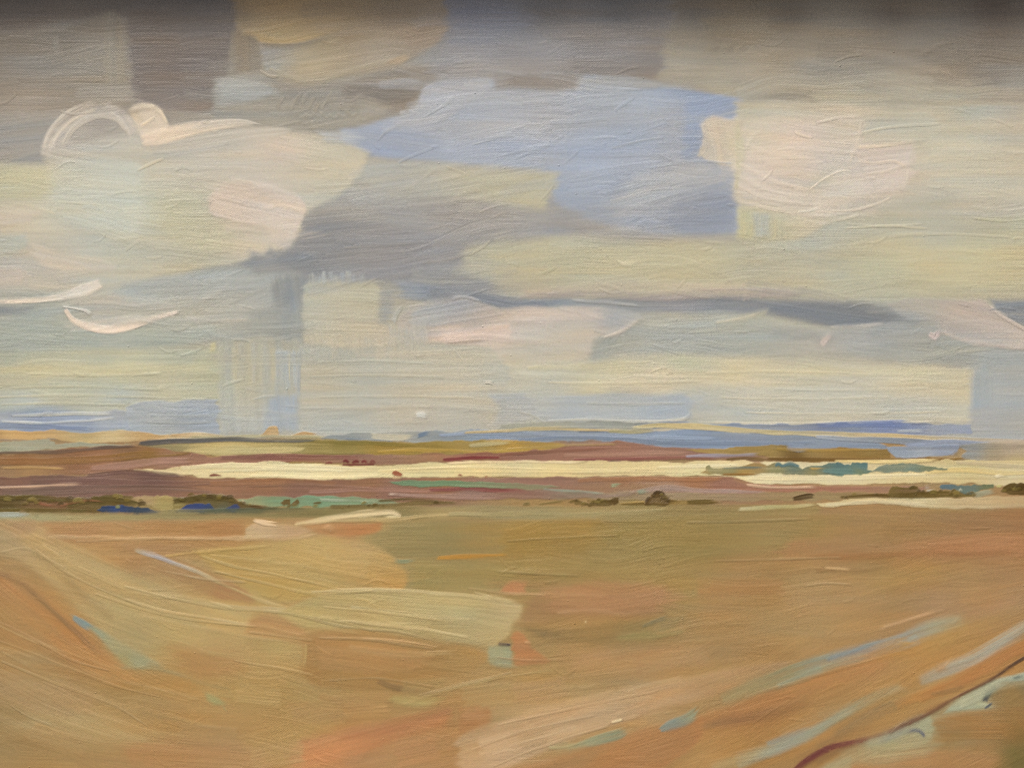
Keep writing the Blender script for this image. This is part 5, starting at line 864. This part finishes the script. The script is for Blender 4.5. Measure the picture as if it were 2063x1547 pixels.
# broken olive dabs along the hedges
_r = np.random.default_rng(21)
def dabs(part, pts, n, spread, size):
    ln = spline(pts, 4)
    for _ in range(n):
        x, y = ln[_r.integers(len(ln))]; y += _r.normal(0, spread); x += _r.normal(0, 3); w = _r.uniform(*size)
        c = ((84,66,18),(120,98,32),(100,80,24),(132,112,46),(76,58,18))[_r.integers(5)]
        R(part, [(x - w, y + _r.normal(0, 1.2)), (x, y - w * .25), (x + w * 1.1, y + _r.normal(0, 1.2))], [w * .5, w * .8, w * .4], c, op=.8, start=1, end=3, soft=1.6, thick=.4, dry=.4, kind='leaf_dab')
dabs('hedge', [(-40,1008),(60,1008),(150,1010),(206,1001),(260,1006),(300,1014)], 26, 4, (5, 11))
dabs('hedge', [(350,1010),(410,1001),(470,1006),(500,1016)], 14, 3, (5, 10))
dabs('hedge', [(500,1020),(620,1020),(760,1018),(900,1012)], 12, 3, (4, 8))
dabs('lowbush', [(1150,1012),(1200,1010),(1245,1008)], 8, 2.5, (4, 8))
dabs('bushes', [(1304,1010),(1324,996),(1345,1008)], 6, 3, (4, 7))
dabs('righthedge', [(1700,1000),(1790,994),(1840,988),(1930,994),(1990,990)], 14, 3, (4, 9))
dabs('farbush', [(2020,988),(2050,982),(2080,984)], 6, 3, (5, 9))

# square overlapping dabs of the flat brush in the near field
for x, y, w, h, a, c in ((520,1400,90,46,6,(184,146,84)),(640,1430,110,50,-10,(178,132,76)),(420,1480,120,44,4,(176,134,80)),(330,1420,100,52,14,(172,130,72)),(560,1520,110,48,-12,(186,146,90)),
  (740,1420,90,54,-6,(184,138,80)),(860,1385,100,44,-4,(172,138,80)),(980,1400,96,50,-8,(180,142,84)),(1090,1390,110,46,-10,(182,136,86)),(120,1490,120,50,16,(180,142,88)),(220,1540,130,44,8,(172,126,72)),
  (460,1300,110,56,10,(186,152,92)),(540,1345,84,60,4,(182,142,80)),(1220,1350,130,44,-8,(176,138,84)),(1360,1330,130,40,-10,(180,140,88)),(840,1510,90,60,-12,(186,128,80)),(950,1440,50,44,-10,(178,116,68)),
  (1010,1500,80,56,-18,(198,160,118)),(1440,1270,140,44,-6,(172,134,82)),(1260,1110,150,44,0,(158,130,70)),(1120,1140,120,40,0,(166,132,68)),(700,1130,100,60,10,(190,156,92))):
    ca, sa = math.cos(math.radians(a)), math.sin(math.radians(a))
    P('fore', [(x + (i * w * ca - j * h * sa) / 2, y + (i * w * sa + j * h * ca) / 2) for i, j in ((-1, -1), (1, -.9), (.96, 1), (-1.04, .94))], c, ang=a, soft=5, rag=12, op=.5, dry=.5, thick=.24, sharp=True)

# ---- thin raised brush ridges and scratches dragged through the wet paint (they take the colour below)
def ridge_line(part, pts, w=3.4, lift=.40, gain=1.05):
    mx, my = pts[len(pts) // 2]
    c = sample(buf, np.array([[mx]], np.float32), np.array([[my]], np.float32))[0, 0] * LIGHT * gain
    c = np.clip(c, 0, 1); srgb = np.where(c <= 0.0031308, c * 12.92, 1.055 * c ** (1 / 2.4) - 0.055) * 255
    R(part, pts, [w * .5, w, w * .8, w * .4][:max(2, min(4, len(pts)))], tuple(srgb), op=.6, thick=lift, soft=2, dry=.5, start=3, end=8)
for part, pts in (
 ('blue', [(800,330),(830,315),(880,295)]), ('blue', [(950,292),(1010,275),(1060,250)]), ('blue', [(850,240),(890,215),(920,190)]),
 ('blue', [(1040,320),(1100,295),(1140,270)]), ('blue', [(1130,335),(1160,310),(1168,295)]), ('blue', [(1230,300),(1290,285),(1340,278)]),
 ('blue', [(760,285),(780,265),(815,250)]), ('blue', [(1000,318),(1050,305),(1110,290)]), ('blue', [(1310,340),(1400,325),(1480,330)]),
 ('violet', [(760,510),(830,505),(900,478)]), ('violet', [(850,530),(900,525),(960,505)]), ('violet', [(980,445),(1010,430),(1025,427)]),
 ('violet', [(915,405),(935,388),(975,380)]), ('violet', [(880,340),(840,370),(810,385)]), ('violet', [(690,500),(760,495),(840,490)]),
 ('violet', [(770,545),(800,556),(830,556)]), ('violet', [(830,520),(850,545),(880,550)]),
 ('yellowband', [(1080,555),(1110,545),(1125,535)]), ('yellowband', [(1430,510),(1440,505),(1445,520)]), ('yellowband', [(1700,460),(1800,455),(1870,462)]),
 ('yellowband', [(1800,475),(1900,472),(2040,478)]), ('yellowband', [(1960,440),(2020,445),(2080,440)]), ('yellowband', [(1330,540),(1400,530),(1440,518)]),
 ('leftcloud', [(275,345),(305,330),(335,318)]), ('leftcloud', [(30,410),(80,420),(120,435)]), ('leftcloud', [(120,408),(180,412),(210,415)]),
 ('leftcloud', [(200,470),(230,482),(275,482)]), ('leftcloud', [(230,390),(260,386),(290,388)]), ('leftcloud', [(330,395),(380,385),(430,388)]),
 ('leftcloud', [(425,378),(480,365),(520,372)]), ('leftcloud', [(530,420),(570,415),(612,430)]), ('leftcloud', [(350,345),(370,338),(395,345)]),
 ):
    ridge_line(part, pts)
# ---- faint overlapping bristle marks: the brush goes over everything again and drags the wet colours along
def drag(part, n, box, angle, wr, lr, op, far=34, seed=1):
    r = np.random.default_rng(seed)
    for _ in range(n):
        x = r.uniform(box[0], box[2]); y = r.uniform(box[1], box[3]); a = math.radians(angle(x, y) + r.normal(0, 5))
        ln = r.uniform(*lr); w = r.uniform(*wr); dx, dy = math.cos(a) * ln / 2, math.sin(a) * ln / 2
        bend = r.normal(0, ln * 0.03)
        sx = x + r.normal(0, far); sy = y + r.normal(0, far * 0.45)
        c = sample(buf, np.array([[sx]], np.float32), np.array([[sy]], np.float32))[0, 0] * LIGHT * r.normal(1.02, 0.05)
        c = np.clip(c, 0, 1); raw = c / LIGHT
        R(part, [(x - dx, y - dy), (x, y + bend), (x + dx, y + dy)], [w * .8, w, w * .7], RawPig(raw), op=op * r.uniform(.6, 1.2), dry=.85, soft=4, start=14, end=40, thick=.22, kind='bristle_marks', amt=.8, res=2.4 if w > 12 else 1.8)
def fore_angle(x, y): return np.interp(x, (0, 500, 1000, 1400, 2063), (26, 12, 1, -8, -23)) * np.interp(y, (1050, 1230, 1400), (0.05, 0.7, 1.0))
drag('fore', 130, (-40, 1060, 1500, 1590), fore_angle, (10, 30), (70, 240), .22, far=22, seed=4)
drag('diag', 46, (1400, 1290, 2100, 1590), lambda x, y: -24, (8, 24), (70, 220), .24, far=14, seed=5)
drag('fore', 60, (1100, 1050, 2100, 1280), fore_angle, (10, 30), (90, 260), .24, far=24, seed=6)
drag('blue', 34, (760, 200, 1440, 440), lambda x, y: -4, (8, 24), (70, 220), .28, seed=7)
drag('leftcloud', 50, (-40, 300, 680, 560), lambda x, y: 3, (10, 30), (60, 200), .22, seed=8)
drag('violet', 44, (600, 340, 1460, 590), lambda x, y: -7, (10, 32), (80, 240), .24, seed=9)
drag('yellowband', 44, (960, 480, 2100, 600), lambda x, y: 0, (8, 26), (80, 240), .23, seed=10)
drag('rightcloud', 40, (1490, 220, 2100, 440), lambda x, y: 2, (10, 30), (70, 220), .21, seed=11)
drag('topright', 44, (900, 10, 2100, 220), lambda x, y: 2, (12, 32), (90, 240), .28, far=20, seed=12)
drag('topgrey', 36, (-40, 20, 900, 260), lambda x, y: -3, (12, 30), (80, 200), .26, seed=13)
drag('swirl', 36, (-40, 570, 610, 700), lambda x, y: -4, (8, 24), (80, 220), .23, seed=14)
drag('lowsky', 60, (-40, 700, 2100, 840), lambda x, y: 0, (6, 18), (90, 300), .24, far=26, seed=15)
drag('slate', 36, (1000, 630, 2100, 730), lambda x, y: 2, (8, 22), (90, 240), .23, seed=16)

# ---- long raised furrows left by the brush edge in the field, and level ridges low in the sky
for part, pts in (
 ('fore', [(-30,1238),(60,1282),(150,1330),(230,1352)]), ('fore', [(-30,1280),(90,1325),(230,1380),(330,1405)]), ('fore', [(0,1330),(110,1375),(230,1420),(310,1470)]),
 ('fore', [(20,1420),(60,1444),(110,1462)]), ('furrow', [(70,1105),(130,1150),(200,1185),(300,1225)]), ('furrow', [(190,1195),(300,1230),(400,1250),(520,1262)]),
 ('furrow', [(250,1180),(350,1205),(450,1224),(560,1232),(700,1255),(760,1272)]), ('furrow', [(330,1150),(420,1166),(500,1172)]), ('furrow', [(400,1118),(470,1140),(560,1158),(700,1190)]),
 ('furrow', [(430,1150),(520,1170),(640,1196),(760,1188)]), ('furrow', [(590,1238),(700,1262),(800,1272),(880,1290)]), ('furrow', [(650,1222),(760,1232),(900,1250)]),
 ('fore', [(500,1272),(580,1282),(640,1290)]), ('fore', [(640,1284),(760,1290),(880,1308)]), ('fore', [(470,1330),(560,1345),(640,1360)]), ('fore', [(150,1090),(300,1084),(450,1086)]),
 ('fore', [(230,1052),(250,1060),(275,1068)]), ('fore', [(0,1112),(50,1104),(90,1122),(140,1150)]), ('fore', [(660,1370),(760,1366),(880,1384)]), ('fore', [(840,1400),(930,1378),(1040,1352)]),
 ('fore', [(1020,1090),(1110,1084),(1250,1078)]), ('fore', [(1000,1150),(1080,1154),(1170,1160)]), ('fore', [(1380,1052),(1500,1050),(1640,1044)]), ('fore', [(1440,1130),(1560,1126),(1700,1122)]),
 ('fore', [(1620,1180),(1660,1175),(1720,1178)]), ('fore', [(1000,1322),(1060,1330),(1140,1328)]), ('furrow', [(950,1510),(1060,1470),(1200,1440)]), ('furrow', [(990,1545),(1100,1500),(1230,1460)]),
 ('furrow', [(1000,1460),(1180,1420),(1330,1390)]), ('diag', [(1600,1372),(1680,1350),(1800,1318)]), ('diag', [(1500,1405),(1560,1385),(1640,1365)]), ('diag', [(1780,1264),(1850,1244),(1910,1226)]),
 ('lowsky', [(20,782),(160,778),(330,786)]), ('lowsky', [(-20,800),(140,796),(300,800),(420,804)]), ('lowsky', [(60,752),(200,756),(330,754)]), ('lowsky', [(0,815),(120,812),(260,816)]),
 ('lowsky', [(1100,770),(1250,772),(1420,768)]), ('lowsky', [(1450,800),(1600,804),(1800,800)]), ('lowsky', [(1500,830),(1700,834),(1900,830)]), ('lowsky', [(1180,812),(1280,814),(1390,812)]),
 ('lowsky', [(1420,752),(1560,748),(1720,752)]), ('lowsky', [(1560,783),(1700,786),(1880,782)]), ('shower', [(620,760),(760,756),(900,760)]), ('shower', [(640,800),(800,798),(960,802)]), ('shower', [(640,730),(740,726),(880,732)]),
 ('cream', [(420,950),(560,946),(700,950)]), ('cream', [(820,944),(960,940),(1100,944)]), ('cream', [(1120,952),(1260,950),(1400,952)]), ('mauve', [(1020,904),(1130,898),(1250,894)]), ('violetfield', [(500,980),(620,978),(760,984)]),
 ('hills', [(1100,862),(1200,860),(1320,864)]), ('hills', [(300,836),(360,838),(430,836)]), ('hills', [(290,850),(360,853),(432,850)])):
    low = part in ('lowsky', 'shower', 'hills', 'cream', 'mauve', 'violetfield')
    ridge_line(part, pts, w=3.6, lift=.28 if low else .5, gain=1.03 if low else 1.06)

# ---- short irregular ridges of paint left at the brush edges, all over
def nicks(n, box, ang, seed):
    r = np.random.default_rng(seed)
    for _ in range(n):
        x = r.uniform(box[0], box[2]); y = r.uniform(box[1], box[3]); a = math.radians(r.normal(ang(x, y), 16)); ln = r.uniform(14, 62); bend = r.normal(0, ln * .1)
        dx, dy = math.cos(a) * ln / 2, math.sin(a) * ln / 2; w = r.uniform(2.4, 5.0)
        part = 'sky' if y < 860 else 'fore'
        c = sample(buf, np.array([[x]], np.float32), np.array([[y]], np.float32))[0, 0] * r.uniform(1.0, 1.06)
        R(part, [(x - dx, y - dy), (x - dy * .1, y + bend), (x + dx, y + dy)], [w * .5, w, w * .4], RawPig(c), op=.55, thick=r.uniform(.18, .45), soft=2, dry=.5, start=3, end=8, kind='bristle_marks', res=1.4)
nicks(95, (0, 60, 2063, 690), lambda x, y: -6, 31)
nicks(30, (0, 690, 2063, 850), lambda x, y: 0, 32)
nicks(55, (0, 1050, 2063, 1540), fore_angle, 33)

# ------------------------------------------------------------------ materials
def mat(name):
    m = bpy.data.materials.new(name); m.use_nodes = True
    return m, m.node_tree.nodes, m.node_tree.links, m.node_tree.nodes['Principled BSDF']
def paint_material():
    m, N, K, bs = mat('oil_paint')
    def att(n): a = N.new('ShaderNodeAttribute'); a.attribute_name = n; return a
    def math_(op, a, b=None, c=None):
        n = N.new('ShaderNodeMath'); n.operation = op
        for i, q in enumerate((a, b, c)):
            if q is None: continue
            if isinstance(q, (int, float)): n.inputs[i].default_value = q
            else: K.new(q, n.inputs[i])
        return n.outputs[0]
    under, pigm, load, flow = att('under'), att('pigment'), att('load'), att('flow')
    def streak(sx, sy, detail):
        mp = N.new('ShaderNodeMapping'); mp.inputs['Scale'].default_value = (sx, sy, 1)
        K.new(flow.outputs['Vector'], mp.inputs['Vector'])
        t = N.new('ShaderNodeTexNoise'); t.inputs['Scale'].default_value = 1; t.inputs['Detail'].default_value = detail; t.inputs['Roughness'].default_value = 0.62
        K.new(mp.outputs[0], t.inputs['Vector']); return t.outputs['Fac']
    s1 = streak(1/95, 1/4.0, 3); s2 = streak(1/300, 1/9, 1)
    # bristle streaks break the edge of a stroke where the paint thins out
    al = load.outputs['Fac']
    edge = math_('MULTIPLY', math_('MULTIPLY', al, math_('SUBTRACT', 1.0, al)), 5.2)
    f = math_('ADD', al, math_('MULTIPLY', math_('SUBTRACT', s1, 0.5), edge))
    f.node.use_clamp = True
    mix = N.new('ShaderNodeMix'); mix.data_type = 'RGBA'
    K.new(f, mix.inputs['Factor']); K.new(under.outputs['Color'], mix.inputs['A']); K.new(pigm.outputs['Color'], mix.inputs['B'])
    # small differences of pigment along the bristles, and fine grain of the ground showing through
    pos = N.new('ShaderNodeNewGeometry')
    gr = N.new('ShaderNodeTexNoise'); gr.inputs['Scale'].default_value = 520; gr.inputs['Detail'].default_value = 2
    K.new(pos.outputs['Position'], gr.inputs['Vector'])
    v = math_('ADD', math_('MULTIPLY_ADD', s1, 0.10, 0.95), math_('MULTIPLY', math_('SUBTRACT', s2, 0.5), 0.06))
    v = math_('ADD', v, math_('MULTIPLY', math_('SUBTRACT', gr.outputs['Fac'], 0.5), 0.10))
    # broken colour: specks of warmer and cooler pigment ground into the mix
    bc = N.new('ShaderNodeTexNoise'); bc.inputs['Scale'].default_value = 230; bc.inputs['Detail'].default_value = 2
    K.new(pos.outputs['Position'], bc.inputs['Vector'])
    t1 = N.new('ShaderNodeVectorMath'); t1.operation = 'MULTIPLY_ADD'
    K.new(bc.outputs['Color'], t1.inputs[0]); t1.inputs[1].default_value = (0.10, 0.07, 0.16); t1.inputs[2].default_value = (0.95, 0.965, 0.92)
    t2 = N.new('ShaderNodeVectorMath'); t2.operation = 'MULTIPLY'
    K.new(mix.outputs['Result'], t2.inputs[0]); K.new(t1.outputs[0], t2.inputs[1])
    mul = N.new('ShaderNodeVectorMath'); mul.operation = 'SCALE'
    K.new(t2.outputs[0], mul.inputs[0]); K.new(v, mul.inputs['Scale'])
    K.new(mul.outputs[0], bs.inputs['Base Color'])
    # relief: bristle grooves plus the weave of the canvas
    wv = []
    for rot in (0.75, -0.82):
        mp = N.new('ShaderNodeMapping'); mp.inputs['Rotation'].default_value = (0, rot, 0)
        K.new(pos.outputs['Position'], mp.inputs['Vector'])
        w = N.new('ShaderNodeTexWave'); w.wave_type = 'BANDS'; w.bands_direction = 'X'
        w.inputs['Scale'].default_value = 152; w.inputs['Distortion'].default_value = 1.6; w.inputs['Detail'].default_value = 2
        w.inputs['Detail Scale'].default_value = 2.0
        K.new(mp.outputs[0], w.inputs['Vector']); wv.append(w.outputs['Fac'])
    weave = math_('MULTIPLY', wv[0], wv[1])
    lump = N.new('ShaderNodeTexNoise'); lump.inputs['Scale'].default_value = 60; lump.inputs['Detail'].default_value = 3
    K.new(pos.outputs['Position'], lump.inputs['Vector'])
    h = math_('ADD', math_('MULTIPLY', s1, 1.0), math_('MULTIPLY_ADD', gr.outputs['Fac'], 0.9, math_('MULTIPLY', weave, 0.34)))
    h = math_('ADD', h, math_('MULTIPLY', s2, 1.7)); h = math_('ADD', h, math_('MULTIPLY', lump.outputs['Fac'], 0.7))
    # the brush was pressed harder in some passages than in others
    pr = N.new('ShaderNodeTexNoise'); pr.inputs['Scale'].default_value = 9; pr.inputs['Detail'].default_value = 2
    K.new(pos.outputs['Position'], pr.inputs['Vector'])
    press = math_('MULTIPLY_ADD', pr.outputs['Fac'], 3.4, -0.95); press.node.use_clamp = False
    press = math_('MINIMUM', math_('MAXIMUM', press, 0.25), 1.5)
    h = math_('MULTIPLY', h, press)
    bp = N.new('ShaderNodeBump'); bp.inputs['Strength'].default_value = 1.0; bp.inputs['Distance'].default_value = 0.00036
    K.new(h, bp.inputs['Height']); K.new(bp.outputs[0], bs.inputs['Normal'])
    bs.inputs['Roughness'].default_value = 0.42; bs.inputs['Specular IOR Level'].default_value = 0.35
    return m
def simple(name, c1, c2, scale, rough, bump=0.0):
    m, N, K, bs = mat(name)
    t = N.new('ShaderNodeTexNoise'); t.inputs['Scale'].default_value = scale; t.inputs['Detail'].default_value = 6
    tc = N.new('ShaderNodeTexCoord'); K.new(tc.outputs['Object'], t.inputs['Vector'])
    r = N.new('ShaderNodeValToRGB'); r.color_ramp.elements[0].color = (*c1, 1); r.color_ramp.elements[1].color = (*c2, 1)
    r.color_ramp.elements[0].position = .3; r.color_ramp.elements[1].position = .7
    K.new(t.outputs['Fac'], r.inputs[0]); K.new(r.outputs[0], bs.inputs['Base Color']); bs.inputs['Roughness'].default_value = rough
    if bump:
        b = N.new('ShaderNodeBump'); b.inputs['Distance'].default_value = bump; K.new(t.outputs['Fac'], b.inputs['Height']); K.new(b.outputs[0], bs.inputs['Normal'])
    return m
PAINT = paint_material()
LINEN = simple('linen', (.36,.31,.23), (.46,.40,.31), 400, .9, .0003)
WOOD = simple('oak_frame', (.20,.12,.06), (.30,.19,.10), 30, .55, .0004)
PLASTER = simple('plaster', (.55,.53,.49), (.62,.60,.56), 6, .9, .002)
PAVING = simple('paving_stone', (.22,.21,.19), (.33,.31,.28), 3, .85, .003)

# ------------------------------------------------------------------ objects
COL = scene.collection
def link(name, me, parent=None, loc=(0, 0, 0)):
    o = bpy.data.objects.new(name, me); COL.objects.link(o); o.location = loc
    if parent: o.parent = parent
    return o
def boxes(name, bxs, material, parent=None, loc=(0, 0, 0), bevel=0.0):
    import bmesh
    bm = bmesh.new()
    for (x0, x1, y0, y1, z0, z1) in bxs:
        r = bmesh.ops.create_cube(bm, size=1.0)
        for vv in r['verts']:
            vv.co = ((x0 + x1) / 2 + vv.co.x * (x1 - x0), (y0 + y1) / 2 + vv.co.y * (y1 - y0), (z0 + z1) / 2 + vv.co.z * (z1 - z0))
    if bevel: bmesh.ops.bevel(bm, geom=bm.edges[:], offset=bevel, segments=2, profile=.7, affect='EDGES')
    me = bpy.data.meshes.new(name); bm.to_mesh(me); bm.free(); me.materials.append(material)
    return link(name, me, parent, loc)

WALL_Y = 0.05                      # the wall's face; the painting hangs on it, canvas face at y = 0
ground = boxes('ground', [(-400, 400, -400, 400, -0.2, 0)], PAVING); ground['kind'] = 'structure'
wall = boxes('wall', [(-6, 6, WALL_Y, WALL_Y + .3, 0.0, 3.2), (-6.04, 6.04, WALL_Y - .04, WALL_Y + .34, 3.2, 3.3)], PLASTER)
wall['label'] = 'pale plaster wall the framed landscape painting hangs on'; wall['category'] = 'wall'

root = bpy.data.objects.new('oil_painting', None); COL.objects.link(root); root.location = (0, 0, BASE_Z)
root['label'] = 'oil painting of ploughed fields under a cloudy sky with thick brush strokes'; root['category'] = 'painting'
XL, XR, ZT = (L - W / 2) * S, (R_ - W / 2) * S, (B - T) * S
canvas = boxes('canvas', [(XL - .01, XR + .01, 0.0, .022, -.01, ZT + .01)], LINEN, root)
fw, fp = 0.055, FRAME_DEPTH
frame = boxes('picture_frame', [(XL - fw, XR + fw, .006, WALL_Y, -fw, -.011), ], WOOD, root)
for nm, b in (('frame_rail', (XL - fw, XR + fw, -fp, .0055, ZT, ZT + fw)), ('frame_rail', (XL - fw, XR + fw, -fp, .0055, -fw, -.0005)),
              ('frame_rail', (XL - fw, XL, -fp, .0055, .0003, ZT - .0003)), ('frame_rail', (XR, XR + fw, -fp, .0055, .0003, ZT - .0003))):
    boxes(nm, [b], WOOD, frame, bevel=.003)

def mesh_obj(name, co, q, under, pgm, a, uv, parent):
    me = bpy.data.meshes.new(name); n, f = len(co), len(q)
    me.vertices.add(n); me.vertices.foreach_set('co', co.ravel())
    me.loops.add(4 * f); me.loops.foreach_set('vertex_index', q.ravel().astype(np.int32))
    me.polygons.add(f); me.polygons.foreach_set('loop_start', np.arange(0, 4 * f, 4, dtype=np.int32))
    me.polygons.foreach_set('use_smooth', np.ones(f, bool))
    me.update(calc_edges=True)
    one = np.ones((n, 1), np.float32)
    for nm, d in (('under', under), ('pigment', pgm)):
        me.attributes.new(nm, 'FLOAT_COLOR', 'POINT').data.foreach_set('color', np.hstack([d, one]).ravel())
    me.attributes.new('load', 'FLOAT', 'POINT').data.foreach_set('value', a)
    me.attributes.new('flow', 'FLOAT_VECTOR', 'POINT').data.foreach_set('vector', uv.ravel())
    me.materials.append(PAINT)
    return link(name, me, parent)
part_obj = {}; joined = {}
for kind, part, label, co, q, under, pgm, a, uv in MESHES:
    if kind == 'bristle_marks':
        joined.setdefault(part, []).append((co, q, under, pgm, a, uv))
    elif part not in part_obj:
        nm, lb = PART_INFO[part]
        o = mesh_obj(nm, co, q, under, pgm, a, uv, root); o['label'] = lb; part_obj[part] = o
    else:
        mesh_obj(kind, co, q, under, pgm, a, uv, part_obj[part])
for part, ms in joined.items():        # faint marks nobody could count: one piece for each passage
    n0 = np.cumsum([0] + [len(m[0]) for m in ms])
    cat = lambda k: np.concatenate([m[k] for m in ms])
    o = mesh_obj('bristle_marks', cat(0), np.concatenate([m[1] + n0[i] for i, m in enumerate(ms)]), cat(2), cat(3), cat(4), cat(5), part_obj[part])
    o['kind'] = 'stuff'

# ---- hardened specks of paint and dust nibs scattered over the surface: too small to pick apart
def specks():
    r = np.random.default_rng(3); n = 330
    xs = r.uniform(0, W, n); ys = r.uniform(0, H, n) ; rad = 0.7 + 1.7 * r.random(n) ** 3
    base = np.array([(math.cos(t), math.sin(t)) for t in np.linspace(0, 2 * math.pi, 6, endpoint=False)])
    V, F, C = [], [], []
    for i in range(n):
        hz = float(sample(hbuf, np.array([xs[i]]), np.array([ys[i]]))[0]); c = sample(buf, np.array([xs[i]]), np.array([ys[i]]))[0] * 1.05
        k = len(V)
        for s_, hh in ((1.0, -.15), (.75, .45)):
            for bx, by in base:
                V.append(((xs[i] + bx * rad[i] * s_ * 1.3 - W / 2) * S, -(hz + hh * rad[i] * .30) * .001, (B - ys[i] - by * rad[i] * s_) * S)); C.append((*c, 1))
        V.append(((xs[i] - W / 2) * S, -(hz + rad[i] * .22) * .001, (B - ys[i]) * S)); C.append((*c, 1))
        for j in range(6):
            a_, b_ = j, (j + 1) % 6
            F.append((k + a_, k + b_, k + 6 + b_, k + 6 + a_)); F.append((k + 6 + a_, k + 6 + b_, k + 12))
    me = bpy.data.meshes.new('paint_specks'); me.from_pydata(V, [], [f[::1] for f in F])
    for nm in ('under', 'pigment'):
        me.attributes.new(nm, 'FLOAT_COLOR', 'POINT').data.foreach_set('color', np.array(C, np.float32).ravel())
    me.attributes.new('load', 'FLOAT', 'POINT').data.foreach_set('value', np.ones(len(V), np.float32))
    fl = np.array(V, np.float32) / S; me.attributes.new('flow', 'FLOAT_VECTOR', 'POINT').data.foreach_set('vector', fl[:, [0, 2, 1]].ravel().copy())
    me.polygons.foreach_set('use_smooth', np.ones(len(me.polygons), bool)); me.materials.append(PAINT)
    o = link('paint_specks', me, root); o['kind'] = 'stuff'; o['label'] = 'tiny raised specks of dried paint scattered over the surface'
specks()
